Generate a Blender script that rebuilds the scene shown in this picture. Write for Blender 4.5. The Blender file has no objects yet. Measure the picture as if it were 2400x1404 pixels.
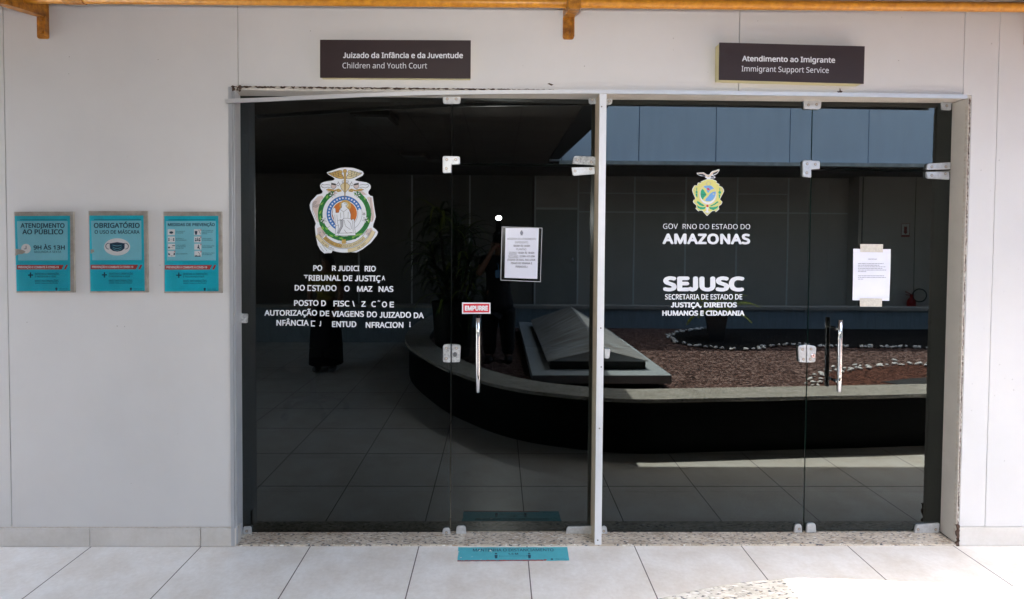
import bpy, bmesh, math, random, os
from mathutils import Vector, Matrix

random.seed(7)
scene = bpy.context.scene
C = scene.collection
PI = math.pi
rad = math.radians

# ------------------------------------------------------------------ camera
F, PITCH, YAW, ROLL, CX, CY, CAMH = 1346.503, -0.02757, 0.01461, 0.00681, 1187.903, 595.493, 1.7126
def cam_axes(p, y, r):
    fwd = Vector((math.sin(y)*math.cos(p), math.cos(y)*math.cos(p), math.sin(p)))
    right = Vector((math.cos(y), -math.sin(y), 0))
    up = right.cross(fwd)
    return (right*math.cos(r)+up*math.sin(r), -right*math.sin(r)+up*math.cos(r), fwd)
AX_R, AX_U, AX_F = cam_axes(PITCH, YAW, ROLL)
cd = bpy.data.cameras.new('camera')
cam = bpy.data.objects.new('camera', cd)
C.objects.link(cam)
cam.matrix_world = Matrix(((AX_R.x, AX_U.x, -AX_F.x, 0), (AX_R.y, AX_U.y, -AX_F.y, 0),
                           (AX_R.z, AX_U.z, -AX_F.z, CAMH), (0, 0, 0, 1)))
cd.sensor_width = 36.0
cd.sensor_fit = 'HORIZONTAL'
cd.lens = F*36.0/2400.0
cd.shift_x = (1200-CX)/2400.0
cd.shift_y = (CY-702)/2400.0
cd.clip_start = 0.01
cd.clip_end = 500
scene.camera = cam

# ------------------------------------------------------------------ world, sun, exposure
SUN_EL, SUN_TILT = rad(73.8), rad(16.2)
w = bpy.data.worlds.new('World')
scene.world = w
w.use_nodes = True
wn, wl_ = w.node_tree.nodes, w.node_tree.links
wn.clear()
sky = wn.new('ShaderNodeTexSky')
sky.sky_type = 'NISHITA'
sky.sun_disc = False
sky.sun_elevation = SUN_EL
sky.sun_rotation = rad(180)
sky.dust_density = 4.0
sky.air_density = 1.6
bg = wn.new('ShaderNodeBackground')
bg.inputs['Strength'].default_value = 0.15
wo = wn.new('ShaderNodeOutputWorld')
wl_.new(sky.outputs[0], bg.inputs[0])
wl_.new(bg.outputs[0], wo.inputs[0])
sd = bpy.data.lights.new('sun', 'SUN')
sd.energy = 2.25
sd.angle = rad(0.5)
sd.color = (1.0, 0.95, 0.88)
sun = bpy.data.objects.new('sun', sd)
C.objects.link(sun)
sun.rotation_euler = (SUN_TILT, 0, 0)
sun.location = (3, -6, 12)
scene.view_settings.view_transform = 'Standard'
scene.view_settings.look = 'None'
scene.view_settings.gamma = 1
scene.view_settings.use_curve_mapping = False
scene.view_settings.exposure = 3.4
scene.cycles.use_denoising = True
scene.cycles.max_bounces = 14
scene.cycles.diffuse_bounces = 7
scene.cycles.glossy_bounces = 6
scene.cycles.transparent_max_bounces = 16
scene.cycles.sample_clamp_indirect = 8
scene.cycles.caustics_reflective = False

# ------------------------------------------------------------------ pixel -> surface
WY, GY = 3.154, 3.28                       # wall face, glass face
def at(px, py, Y):
    v = AX_F + AX_R*((px-CX)/F) - AX_U*((py-CY)/F)
    t = Y/v.y
    return (v.x*t, v.z*t+CAMH)
def W(px, py): return at(px, py, WY)
def G(px, py): return at(px, py, GY)
def onfloor(px, py):
    v = AX_F + AX_R*((px-CX)/F) - AX_U*((py-CY)/F)
    t = -CAMH/v.z
    return (v.x*t, v.y*t)

# ------------------------------------------------------------------ materials
MATS = {}
def mat(name, col, rough=0.6, metal=0.0, spec=0.5, var=0.0, scale=6.0, bump=0.0, bscale=60.0, col2=None, emit=None, estr=0.0, detail=5.0, stretch=None, coat=0.0):
    m = bpy.data.materials.new(name)
    m.use_nodes = True
    nt = m.node_tree
    b = nt.nodes['Principled BSDF']
    b.inputs['Base Color'].default_value = (*col, 1)
    b.inputs['Roughness'].default_value = rough
    b.inputs['Metallic'].default_value = metal
    b.inputs['Specular IOR Level'].default_value = spec
    if coat: b.inputs['Coat Weight'].default_value = coat
    if emit:
        b.inputs['Emission Color'].default_value = (*emit, 1)
        b.inputs['Emission Strength'].default_value = estr
    if var or bump:
        geo = nt.nodes.new('ShaderNodeNewGeometry')
        src = geo.outputs['Position']
        if stretch:
            mp = nt.nodes.new('ShaderNodeMapping')
            mp.inputs['Scale'].default_value = stretch
            nt.links.new(src, mp.inputs[0]); src = mp.outputs[0]
    if var:
        n = nt.nodes.new('ShaderNodeTexNoise')
        n.inputs['Scale'].default_value = scale
        n.inputs['Detail'].default_value = detail
        n.inputs['Roughness'].default_value = 0.62
        nt.links.new(src, n.inputs['Vector'])
        r = nt.nodes.new('ShaderNodeValToRGB')
        r.color_ramp.elements[0].position = 0.33
        r.color_ramp.elements[1].position = 0.68
        c2 = col2 or tuple(c*(1-var) for c in col)
        r.color_ramp.elements[0].color = (*c2, 1)
        r.color_ramp.elements[1].color = (*col, 1)
        nt.links.new(n.outputs['Fac'], r.inputs[0])
        nt.links.new(r.outputs[0], b.inputs['Base Color'])
    if bump:
        n2 = nt.nodes.new('ShaderNodeTexNoise')
        n2.inputs['Scale'].default_value = bscale
        n2.inputs['Detail'].default_value = 4
        nt.links.new(src, n2.inputs['Vector'])
        bp = nt.nodes.new('ShaderNodeBump')
        bp.inputs['Strength'].default_value = bump
        bp.inputs['Distance'].default_value = 0.01
        nt.links.new(n2.outputs['Fac'], bp.inputs['Height'])
        nt.links.new(bp.outputs[0], b.inputs['Normal'])
    MATS[name] = m
    return m

def math_node(nt, op, a, b=None, c=None):
    n = nt.nodes.new('ShaderNodeMath'); n.operation = op
    for i, v in enumerate((a, b, c)):
        if v is None: continue
        if isinstance(v, (int, float)): n.inputs[i].default_value = v
        else: nt.links.new(v, n.inputs[i])
    return n.outputs[0]

def grid_mask(nt, pos, axis, off, pitch, width):
    """1 on a joint line of the grid, else 0"""
    sx = nt.nodes.new('ShaderNodeSeparateXYZ')
    nt.links.new(pos, sx.inputs[0])
    v = math_node(nt, 'SUBTRACT', sx.outputs[axis], off)
    v = math_node(nt, 'DIVIDE', v, pitch)
    v = math_node(nt, 'FRACT', v)
    v = math_node(nt, 'SUBTRACT', v, 0.5)
    v = math_node(nt, 'ABSOLUTE', v)
    return math_node(nt, 'GREATER_THAN', v, 0.5-0.5*width/pitch)

def tile_mat(name, col, col2, grout, gx, gy, rough, width=0.005, nscale=3.0, fine=0.35, spec=0.5):
    m = mat(name, col, rough, spec=spec)
    nt = m.node_tree; b = nt.nodes['Principled BSDF']
    geo = nt.nodes.new('ShaderNodeNewGeometry'); pos = geo.outputs['Position']
    def noise(scale, detail, p0, p1, ca, cb):
        n = nt.nodes.new('ShaderNodeTexNoise'); n.inputs['Scale'].default_value = scale
        n.inputs['Detail'].default_value = detail; n.inputs['Roughness'].default_value = 0.65
        nt.links.new(pos, n.inputs['Vector'])
        r = nt.nodes.new('ShaderNodeValToRGB')
        r.color_ramp.elements[0].position = p0; r.color_ramp.elements[1].position = p1
        r.color_ramp.elements[0].color = (*ca, 1); r.color_ramp.elements[1].color = (*cb, 1)
        nt.links.new(n.outputs['Fac'], r.inputs[0]); return r.outputs[0], n.outputs['Fac']
    a, _ = noise(nscale, 8, 0.35, 0.62, col2, col)
    f, ff = noise(42, 6, 0.35, 0.65, (0.86, 0.85, 0.83), (1, 1, 1))
    mx = nt.nodes.new('ShaderNodeMix'); mx.data_type = 'RGBA'; mx.blend_type = 'MULTIPLY'
    mx.inputs['Factor'].default_value = fine
    nt.links.new(a, mx.inputs['A']); nt.links.new(f, mx.inputs['B'])
    g1 = grid_mask(nt, pos, 0, gx[0], gx[1], width)
    g2 = grid_mask(nt, pos, 1, gy[0], gy[1], width*1.7)
    g = math_node(nt, 'MAXIMUM', g1, g2)
    m2 = nt.nodes.new('ShaderNodeMix'); m2.data_type = 'RGBA'
    nt.links.new(g, m2.inputs['Factor']); nt.links.new(mx.outputs['Result'], m2.inputs['A'])
    m2.inputs['B'].default_value = (*grout, 1)
    nt.links.new(m2.outputs['Result'], b.inputs['Base Color'])
    rr = math_node(nt, 'MULTIPLY_ADD', ff, 0.25, rough-0.12)
    nt.links.new(rr, b.inputs['Roughness'])
    h = math_node(nt, 'SUBTRACT', math_node(nt, 'MULTIPLY', ff, 0.15), g)
    bp = nt.nodes.new('ShaderNodeBump'); bp.inputs['Strength'].default_value = 0.25; bp.inputs['Distance'].default_value = 0.004
    nt.links.new(h, bp.inputs['Height']); nt.links.new(bp.outputs[0], b.inputs['Normal'])
    return m

def speckle_mat(name, base, spots, rough=0.35, scale=70, base2=None):
    """granite: mottled base with dark and light elongated grains"""
    m = mat(name, base, rough)
    nt = m.node_tree; b = nt.nodes['Principled BSDF']
    geo = nt.nodes.new('ShaderNodeNewGeometry')
    mp = nt.nodes.new('ShaderNodeMapping'); mp.inputs['Scale'].default_value = (0.55, 1.25, 1.0); mp.inputs['Rotation'].default_value = (0, 0, 0.5)
    nt.links.new(geo.outputs['Position'], mp.inputs[0])
    cur = None
    n0 = nt.nodes.new('ShaderNodeTexNoise'); n0.inputs['Scale'].default_value = 14; n0.inputs['Detail'].default_value = 6
    nt.links.new(mp.outputs[0], n0.inputs['Vector'])
    r0 = nt.nodes.new('ShaderNodeValToRGB'); r0.color_ramp.elements[0].position = 0.38; r0.color_ramp.elements[1].position = 0.62
    r0.color_ramp.elements[0].color = (*(base2 or base), 1); r0.color_ramp.elements[1].color = (*base, 1)
    nt.links.new(n0.outputs['Fac'], r0.inputs[0]); cur = r0.outputs[0]
    for i, (c, lo, hi, sc) in enumerate(spots):
        n = nt.nodes.new('ShaderNodeTexNoise'); n.inputs['Scale'].default_value = scale*sc; n.inputs['Detail'].default_value = 3
        mo = nt.nodes.new('ShaderNodeMapping'); mo.inputs['Location'].default_value = (3.1*i+1, 7.7*i, 2.3*i)
        nt.links.new(mp.outputs[0], mo.inputs[0]); nt.links.new(mo.outputs[0], n.inputs['Vector'])
        r = nt.nodes.new('ShaderNodeValToRGB'); r.color_ramp.elements[0].position = lo; r.color_ramp.elements[1].position = hi
        nt.links.new(n.outputs['Fac'], r.inputs[0])
        mx = nt.nodes.new('ShaderNodeMix'); mx.data_type = 'RGBA'
        nt.links.new(r.outputs[0], mx.inputs['Factor']); nt.links.new(cur, mx.inputs['A']); mx.inputs['B'].default_value = (*c, 1)
        cur = mx.outputs['Result']
    nt.links.new(cur, b.inputs['Base Color'])
    return m

def gravel_mat(name, cols, scale=42, bump=1.0):
    m = mat(name, cols[0], 0.9, spec=0.25)
    nt = m.node_tree; b = nt.nodes['Principled BSDF']
    geo = nt.nodes.new('ShaderNodeNewGeometry')
    v = nt.nodes.new('ShaderNodeTexVoronoi'); v.inputs['Scale'].default_value = scale
    nt.links.new(geo.outputs['Position'], v.inputs['Vector'])
    sp = nt.nodes.new('ShaderNodeSeparateColor'); nt.links.new(v.outputs['Color'], sp.inputs[0])
    r = nt.nodes.new('ShaderNodeValToRGB')
    e = r.color_ramp.elements
    e[0].position, e[1].position = 0.0, 1.0
    e[0].color = (*cols[0], 1); e[1].color = (*cols[-1], 1)
    for i, c in enumerate(cols[1:-1]):
        k = e.new((i+1)/(len(cols)-1)); k.color = (*c, 1)
    nt.links.new(sp.outputs[0], r.inputs[0]); nt.links.new(r.outputs[0], b.inputs['Base Color'])
    bp = nt.nodes.new('ShaderNodeBump'); bp.invert = True; bp.inputs['Strength'].default_value = bump; bp.inputs['Distance'].default_value = 0.03
    nt.links.new(v.outputs['Distance'], bp.inputs['Height']); nt.links.new(bp.outputs[0], b.inputs['Normal'])
    return m

def glass_mat(name, tint, gain):
    m = bpy.data.materials.new(name); m.use_nodes = True
    nt = m.node_tree; nt.nodes.clear()
    out = nt.nodes.new('ShaderNodeOutputMaterial')
    tr = nt.nodes.new('ShaderNodeBsdfTransparent'); tr.inputs[0].default_value = (*tint, 1)
    clear = nt.nodes.new('ShaderNodeBsdfTransparent')
    gl = nt.nodes.new('ShaderNodeBsdfGlossy'); gl.inputs['Roughness'].default_value = 0.0
    gl.inputs['Color'].default_value = (0.90, 0.985, 0.96, 1)
    geo = nt.nodes.new('ShaderNodeNewGeometry')
    n = nt.nodes.new('ShaderNodeTexNoise'); n.inputs['Scale'].default_value = 0.9; n.inputs['Detail'].default_value = 1
    nt.links.new(geo.outputs['Position'], n.inputs['Vector'])
    bp = nt.nodes.new('ShaderNodeBump'); bp.inputs['Strength'].default_value = 0.05; bp.inputs['Distance'].default_value = 0.01
    nt.links.new(n.outputs['Fac'], bp.inputs['Height']); nt.links.new(bp.outputs[0], gl.inputs['Normal'])
    fr = nt.nodes.new('ShaderNodeFresnel'); fr.inputs['IOR'].default_value = 1.52
    fac = math_node(nt, 'MULTIPLY', fr.outputs[0], gain)      # both faces of the pane
    mx = nt.nodes.new('ShaderNodeMixShader')
    nt.links.new(fac, mx.inputs[0]); nt.links.new(tr.outputs[0], mx.inputs[1]); nt.links.new(gl.outputs[0], mx.inputs[2])
    mb = nt.nodes.new('ShaderNodeMixShader')
    nt.links.new(geo.outputs['Backfacing'], mb.inputs[0]); nt.links.new(mx.outputs[0], mb.inputs[1]); nt.links.new(clear.outputs[0], mb.inputs[2])
    nt.links.new(mb.outputs[0], out.inputs[0])
    MATS[name] = m
    return m

mat('wall_paint', (0.65, 0.64, 0.632), 0.55, var=0.07, scale=1.3, bump=0.03, bscale=25)
mat('reveal_paint', (0.62, 0.59, 0.54), 0.55, var=0.08, scale=9)
mat('backing', (0.10, 0.085, 0.075), 0.9)
mat('joint_fill', (0.17, 0.15, 0.13), 0.9)
mat('torn', (0.13, 0.078, 0.055), 0.95, var=0.6, scale=55, bump=0.8, bscale=120)
mat('plaster', (0.66, 0.60, 0.53), 0.9, var=0.25, scale=70, bump=0.7, bscale=120)
mat('aluminium', (0.66, 0.665, 0.675), 0.42, metal=0.55, var=0.10, scale=14, stretch=(0.3, 1, 1))
mat('alu_strip', (0.50, 0.52, 0.55), 0.38, metal=0.5, var=0.12, scale=10, stretch=(1, 1, 0.2))
mat('post_paint', (0.72, 0.73, 0.75), 0.4, metal=0.15, var=0.05, scale=10)
mat('post_side', (0.52, 0.44, 0.32), 0.5)
mat('fitting', (0.60, 0.62, 0.635), 0.42, metal=0.5, var=0.22, scale=55, bump=0.2, bscale=90)
mat('fitting_worn', (0.58, 0.595, 0.60), 0.5, metal=0.4, var=0.6, scale=85, bump=0.4, bscale=130)
mat('screw', (0.50, 0.43, 0.36), 0.4, metal=0.6)
mat('screw_ring', (0.14, 0.12, 0.10), 0.6)
mat('chrome', (0.78, 0.78, 0.80), 0.12, metal=1.0)
mat('black', (0.012, 0.012, 0.013), 0.45)
mat('sign_brown', (0.030, 0.017, 0.018), 0.5, var=0.1, scale=3)
mat('sign_side', (0.52, 0.48, 0.26), 0.5)
mat('white_vinyl', (0.74, 0.765, 0.81), 0.5, var=0.05, scale=20)
mat('paper', (0.80, 0.81, 0.90), 0.65, var=0.03, scale=8)
mat('masking_tape', (0.72, 0.68, 0.60), 0.8, var=0.18, scale=60, bump=0.4, bscale=150)
mat('ink', (0.02, 0.022, 0.03), 0.7)
mat('ink_grey', (0.20, 0.21, 0.26), 0.7)
mat('navy', (0.006, 0.045, 0.085), 0.5)
mat('teal', (0.008, 0.52, 0.66), 0.35, var=0.18, scale=9, coat=0.2)
mat('teal_light', (0.24, 0.64, 0.74), 0.35, var=0.08, scale=7, coat=0.2)
mat('poster_red', (0.42, 0.04, 0.035), 0.4)
mat('poster_white', (0.80, 0.80, 0.79), 0.5)
mat('acrylic', (0.47, 0.43, 0.37), 0.35, var=0.3, scale=22)
mat('sticker_teal', (0.10, 0.47, 0.55), 0.5, var=0.12, scale=25)
mat('push_red', (0.62, 0.012, 0.035), 0.35)
mat('orange_paint', (0.66, 0.285, 0.02), 0.36, var=0.3, scale=34, col2=(0.46, 0.17, 0.012), bump=0.15, bscale=60)
mat('orange_bracket', (0.52, 0.21, 0.014), 0.4, var=0.5, scale=28, col2=(0.16, 0.055, 0.01), bump=0.2, bscale=70)
mat('rust', (0.12, 0.04, 0.015), 0.8, var=0.3, scale=60)
tile_mat('floor_tile', (0.83, 0.80, 0.765), (0.72, 0.665, 0.60), (0.12, 0.10, 0.085), (-2.231, 0.6), (2.638, 0.6), 0.38, width=0.006, nscale=4.2, fine=0.6)
tile_mat('ceiling_board', (0.22, 0.195, 0.175), (0.15, 0.13, 0.115), (0.06, 0.055, 0.05), (-0.97, 0.6), (0.29, 0.82), 0.8, width=0.012, nscale=2.0)
tile_mat('skirting', (0.66, 0.635, 0.605), (0.57, 0.54, 0.50), (0.19, 0.165, 0.14), (-50.0, 100.0), (-50.0, 100.0), 0.4, width=0.0001)
GR = ((0.06, 0.065, 0.08), 0.55, 0.63, 1.0), ((0.30, 0.20, 0.12), 0.60, 0.70, 0.6), ((0.74, 0.71, 0.66), 0.58, 0.66, 0.8)
GC = ((0.07, 0.075, 0.09), 0.56, 0.66, 1.0), ((0.30, 0.22, 0.15), 0.62, 0.72, 0.6), ((0.72, 0.70, 0.66), 0.56, 0.68, 0.7)
speckle_mat('granite', (0.60, 0.53, 0.44), GR, 0.35, 80, (0.44, 0.37, 0.29))
speckle_mat('granite_coping', (0.62, 0.59, 0.53), GC, 0.24, 95, (0.48, 0.45, 0.39))
mat('black_granite', (0.010, 0.0105, 0.012), 0.5, spec=0.12, var=0.5, scale=9, stretch=(6, 6, 0.35))
gravel_mat('gravel_brown', [(0.022, 0.011, 0.009), (0.08, 0.042, 0.034), (0.17, 0.095, 0.08), (0.36, 0.25, 0.22)], 36)
gravel_mat('gravel_black', [(0.006, 0.006, 0.007), (0.014, 0.013, 0.013), (0.03, 0.028, 0.028)], 40)
gravel_mat('gravel_red', [(0.03, 0.011, 0.008), (0.10, 0.037, 0.025), (0.22, 0.095, 0.065)], 36)
mat('white_stone', (0.80, 0.79, 0.77), 0.6, var=0.12, scale=30)
mat('upper_wall', (0.74, 0.83, 0.98), 0.6, var=0.10, scale=2.2, stretch=(3, 3, 0.5))
mat('soffit', (0.09, 0.095, 0.10), 0.7, var=0.2, scale=3)
mat('white_trim', (0.62, 0.62, 0.60), 0.6, var=0.4, scale=9)
mat('parapet_paint', (0.26, 0.34, 0.40), 0.55, var=0.3, scale=6, stretch=(4, 4, 0.5))
mat('concrete', (0.42, 0.40, 0.37), 0.85, var=0.25, scale=9)
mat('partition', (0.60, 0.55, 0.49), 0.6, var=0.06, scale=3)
mat('partition_shaded', (0.22, 0.20, 0.18), 0.6, var=0.06, scale=3)  # partition colour darkened to paint in the shade far from the light well
mat('partition_strip', (0.85, 0.90, 0.92), 0.45)
mat('dark_wall', (0.22, 0.21, 0.20), 0.7)
mat('room_wall', (0.30, 0.30, 0.29), 0.7)
mat('slab_metal', (0.42, 0.47, 0.50), 0.6, var=0.2, scale=11)
mat('cover_metal', (0.52, 0.57, 0.59), 0.4, var=0.55, scale=3.2, col2=(0.20, 0.17, 0.155), stretch=(0.6, 6, 0.6))
mat('pot_dark', (0.02, 0.02, 0.021), 0.55)
mat('pot_grey', (0.075, 0.075, 0.078), 0.6, var=0.2, scale=12)
mat('leaf_dark', (0.045, 0.10, 0.028), 0.35, var=0.5, scale=14)
mat('leaf_light', (0.36, 0.42, 0.06), 0.5, var=0.4, scale=16)
mat('cane', (0.10, 0.075, 0.05), 0.8, var=0.3, scale=30)
mat('skin', (0.30, 0.15, 0.095), 0.55)
mat('cloth_black', (0.010, 0.010, 0.012), 0.85, bump=0.2, bscale=40)
mat('cloth_yellow', (0.24, 0.20, 0.035), 0.85)
mat('hair', (0.012, 0.009, 0.008), 0.5)
mat('shoe', (0.25, 0.24, 0.23), 0.6)
mat('camera_body', (0.015, 0.015, 0.016), 0.4)
mat('flash_lamp', (0.9, 0.9, 0.9), 0.4, emit=(1, 0.98, 0.95), estr=14)
mat('red_paint', (0.38, 0.02, 0.018), 0.35)
mat('rubber', (0.015, 0.015, 0.016), 0.6)
mat('door_paint', (0.37, 0.36, 0.335), 0.55, var=0.06, scale=4)
mat('chair_fabric', (0.04, 0.042, 0.048), 0.85)
# crest colours
mat('crest_white', (0.74, 0.77, 0.82), 0.45)
mat('crest_pink', (0.60, 0.50, 0.47), 0.5)
mat('crest_gold', (0.62, 0.40, 0.10), 0.45, var=0.25, scale=90)
mat('crest_pale', (0.66, 0.57, 0.34), 0.5)
mat('crest_green', (0.012, 0.24, 0.04), 0.45, var=0.35, scale=70)
mat('crest_lime', (0.22, 0.48, 0.07), 0.45)
mat('crest_blue', (0.015, 0.17, 0.55), 0.45, var=0.25, scale=40)
mat('crest_orange', (0.60, 0.17, 0.012), 0.45, var=0.3, scale=25, col2=(0.40, 0.10, 0.015))
mat('crest_line', (0.03, 0.03, 0.035), 0.6)
mat('crest_grey', (0.36, 0.37, 0.40), 0.5)
mat('arms_yellow', (0.70, 0.66, 0.20), 0.45)
mat('arms_sky', (0.16, 0.38, 0.72), 0.45)
mat('arms_teal', (0.01, 0.36, 0.19), 0.45)
mat('arms_red', (0.60, 0.03, 0.05), 0.45)
mat('arms_tan', (0.74, 0.62, 0.48), 0.5)
glass_mat('tinted_glass', (0.03, 0.042, 0.037), 1.5)
mat('glass_edge', (0.018, 0.055, 0.045), 0.2)
m_ = bpy.data.materials.new('clear_plastic'); m_.use_nodes = True
nt_ = m_.node_tree; nt_.nodes.clear()
o_ = nt_.nodes.new('ShaderNodeOutputMaterial'); t_ = nt_.nodes.new('ShaderNodeBsdfTransparent'); t_.inputs[0].default_value = (0.975, 0.975, 0.98, 1)
g_ = nt_.nodes.new('ShaderNodeBsdfGlossy'); g_.inputs['Roughness'].default_value = 0.22; d_ = nt_.nodes.new('ShaderNodeMixShader')
f_ = nt_.nodes.new('ShaderNodeFresnel'); f_.inputs[0].default_value = 1.12
nt_.links.new(f_.outputs[0], d_.inputs[0]); nt_.links.new(t_.outputs[0], d_.inputs[1]); nt_.links.new(g_.outputs[0], d_.inputs[2]); nt_.links.new(d_.outputs[0], o_.inputs[0])
MATS['clear_plastic'] = m_

# ------------------------------------------------------------------ object helpers
class MB:
    def __init__(self): self.v = []; self.f = []
    def add(self, vs, fs):
        n = len(self.v); self.v += [tuple(p) for p in vs]; self.f += [tuple(i+n for i in f) for f in fs]; return self
    def box(self, x0, x1, y0, y1, z0, z1):
        vs = [(x0,y0,z0),(x1,y0,z0),(x1,y1,z0),(x0,y1,z0),(x0,y0,z1),(x1,y0,z1),(x1,y1,z1),(x0,y1,z1)]
        return self.add(vs, [(0,3,2,1),(4,5,6,7),(0,1,5,4),(1,2,6,5),(2,3,7,6),(3,0,4,7)])
    def prism_y(self, pts, y0, y1):
        """outline in (x, z), counter-clockwise seen from the front, from front face y0 to back y1"""
        a = sum(pts[i][0]*pts[(i+1) % len(pts)][1]-pts[(i+1) % len(pts)][0]*pts[i][1] for i in range(len(pts)))
        if a < 0: pts = pts[::-1]
        n = len(pts)
        vs = [(x, y0, z) for x, z in pts]+[(x, y1, z) for x, z in pts]
        fs = [tuple(range(n)), tuple(range(2*n-1, n-1, -1))]
        fs += [(i, n+i, n+(i+1) % n, (i+1) % n) for i in range(n)]
        return self.add(vs, fs)
    def prism_z(self, pts, z0, z1):
        a = sum(pts[i][0]*pts[(i+1) % len(pts)][1]-pts[(i+1) % len(pts)][0]*pts[i][1] for i in range(len(pts)))
        if a < 0: pts = pts[::-1]
        n = len(pts)
        vs = [(x, y, z0) for x, y in pts]+[(x, y, z1) for x, y in pts]
        fs = [tuple(range(n-1, -1, -1)), tuple(range(n, 2*n))]
        fs += [(i, (i+1) % n, n+(i+1) % n, n+i) for i in range(n)]
        return self.add(vs, fs)
    def face_y(self, pts, y):
        a = sum(pts[i][0]*pts[(i+1) % len(pts)][1]-pts[(i+1) % len(pts)][0]*pts[i][1] for i in range(len(pts)))
        if a < 0: pts = pts[::-1]
        return self.add([(x, y, z) for x, z in pts], [tuple(range(len(pts)))])
    def tube(self, path, r, n=14, cap=True):
        path = [Vector(p) for p in path]
        rs = r if isinstance(r, (list, tuple)) else [r]*len(path)
        vs = []; fs = []
        ref = Vector((0.31, 0.17, 0.93))
        for i, p in enumerate(path):
            d = (path[min(i+1, len(path)-1)]-path[max(i-1, 0)]).normalized()
            a = d.cross(ref).normalized(); b = d.cross(a).normalized()
            for k in range(n):
                t = 2*PI*k/n
                vs.append(p+a*math.cos(t)*rs[i]+b*math.sin(t)*rs[i])
        for i in range(len(path)-1):
            for k in range(n):
                fs.append((i*n+k, (i+1)*n+k, (i+1)*n+(k+1) % n, i*n+(k+1) % n))
        if cap:
            fs.append(tuple(range(n))); fs.append(tuple(range(len(path)*n-1, (len(path)-1)*n-1, -1)))
        return self.add(vs, fs)
    def lathe(self, prof, c, n=28):
        """profile of (r, z) turned about a vertical axis at c"""
        vs = []; fs = []
        for r, z in prof:
            for k in range(n):
                t = 2*PI*k/n; vs.append((c[0]+r*math.cos(t), c[1]+r*math.sin(t), c[2]+z))
        for i in range(len(prof)-1):
            for k in range(n):
                fs.append((i*n+k, i*n+(k+1) % n, (i+1)*n+(k+1) % n, (i+1)*n+k))
        fs.append(tuple(range(n-1, -1, -1))); fs.append(tuple(range((len(prof)-1)*n, len(prof)*n)))
        return self.add(vs, fs)
    def blob(self, c, rx, ry, rz, n=8, m=6, jit=0.0):
        vs = [(c[0], c[1], c[2]-rz)]; fs = []
        for i in range(1, m):
            ph = -PI/2+PI*i/m
            for k in range(n):
                t = 2*PI*k/n; s = 1+random.uniform(-jit, jit)
                vs.append((c[0]+rx*math.cos(ph)*math.cos(t)*s, c[1]+ry*math.cos(ph)*math.sin(t)*s, c[2]+rz*math.sin(ph)*s))
        vs.append((c[0], c[1], c[2]+rz)); L = len(vs)-1
        for k in range(n): fs.append((0, 1+(k+1) % n, 1+k))
        for i in range(m-2):
            for k in range(n):
                a = 1+i*n+k; b = 1+i*n+(k+1) % n
                fs.append((a, b, b+n, a+n))
        o = 1+(m-2)*n
        for k in range(n): fs.append((o+k, o+(k+1) % n, L))
        return self.add(vs, fs)
    def obj(self, name, m, parent=None, smooth=False, bevel=0.0):
        me = bpy.data.meshes.new(name)
        me.from_pydata(self.v, [], self.f); me.update()
        me.materials.append(MATS[m])
        if smooth:
            for p in me.polygons: p.use_smooth = True
        o = bpy.data.objects.new(name, me); C.objects.link(o)
        if parent: o.parent = parent
        if bevel:
            bv = o.modifiers.new('bevel', 'BEVEL'); bv.width = bevel; bv.segments = 2; bv.limit_method = 'ANGLE'
        return o

def tag(o, label, cat, group=None):
    o['label'] = label; o['category'] = cat
    if group: o['group'] = group
    return o
def thing(name, label, cat, group=None, loc=(0, 0, 0)):
    o = bpy.data.objects.new(name, None); C.objects.link(o)
    o.location = loc; o.empty_display_size = 0.1
    return tag(o, label, cat, group)
def base_thing(name, label, cat, group=None):
    return thing(name, label, cat, group)
def settle(root, loc):
    """move an Empty to the base of its thing without moving the parts"""
    loc = Vector(loc); root.location = loc
    for ch in root.children: ch.location = ch.location-loc
def struct(o, kind='structure'):
    o['kind'] = kind; return o
def box(name, m, parent, *b, bevel=0.0): return MB().box(*b).obj(name, m, parent, bevel=bevel)

# ------------------------------------------------------------------ text
def load_font(fn):
    try:
        p = bpy.utils.system_resource('DATAFILES', path='fonts')
        return bpy.data.fonts.load(os.path.join(p, fn))
    except Exception:
        return None
FONT = load_font('NotoSansHebrew-Regular.woff2')
_tc = {}
def j_glyph():
    vs = []; fs = []
    def quad(*q): n = len(vs); vs.extend(q); fs.append((n, n+1, n+2, n+3))
    quad((0.215, 0.165), (0.305, 0.165), (0.305, 0.714), (0.215, 0.714))
    for i in range(10):
        a, b = -PI*0.86*i/10, -PI*0.86*(i+1)/10
        p = lambda r, t: (0.13+r*math.cos(t), 0.165+r*1.0*math.sin(t))
        quad(p(0.085, a), p(0.085, b), p(0.175, b), p(0.175, a))
    return vs, fs
def advance(s):
    f = lambda t: max(v[0] for v in raw_glyphs(t)[0])-min(v[0] for v in raw_glyphs(t)[0])
    return f('H'+s+'H')-f('HH')
def glyphs(s, off=0.0, spacing=1.0):
    if 'J' not in s: return raw_glyphs(s, off, spacing)
    k = (s, off, spacing, 'J')
    if k in _tc: return _tc[k]
    vs = []; fs = []; x = 0.0
    parts = s.split('J')
    for i, part in enumerate(parts):
        if part:
            v, f = raw_glyphs(part, off) if part.strip() else ([], [])
            lead = len(part)-len(part.lstrip()); n = len(vs)
            vs += [(q[0]+x, q[1]) for q in v]; fs += [tuple(j+n for j in g) for g in f]
            x += advance(part)
        if i < len(parts)-1:
            v, f = j_glyph(); n = len(vs); k_ = cap_height(0)[1]/0.714
            vs += [(q[0]*k_+x, q[1]*k_) for q in v]; fs += [tuple(j+n for j in g) for g in f]; x += 0.395*k_
    _tc[k] = (vs, fs); return vs, fs
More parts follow.
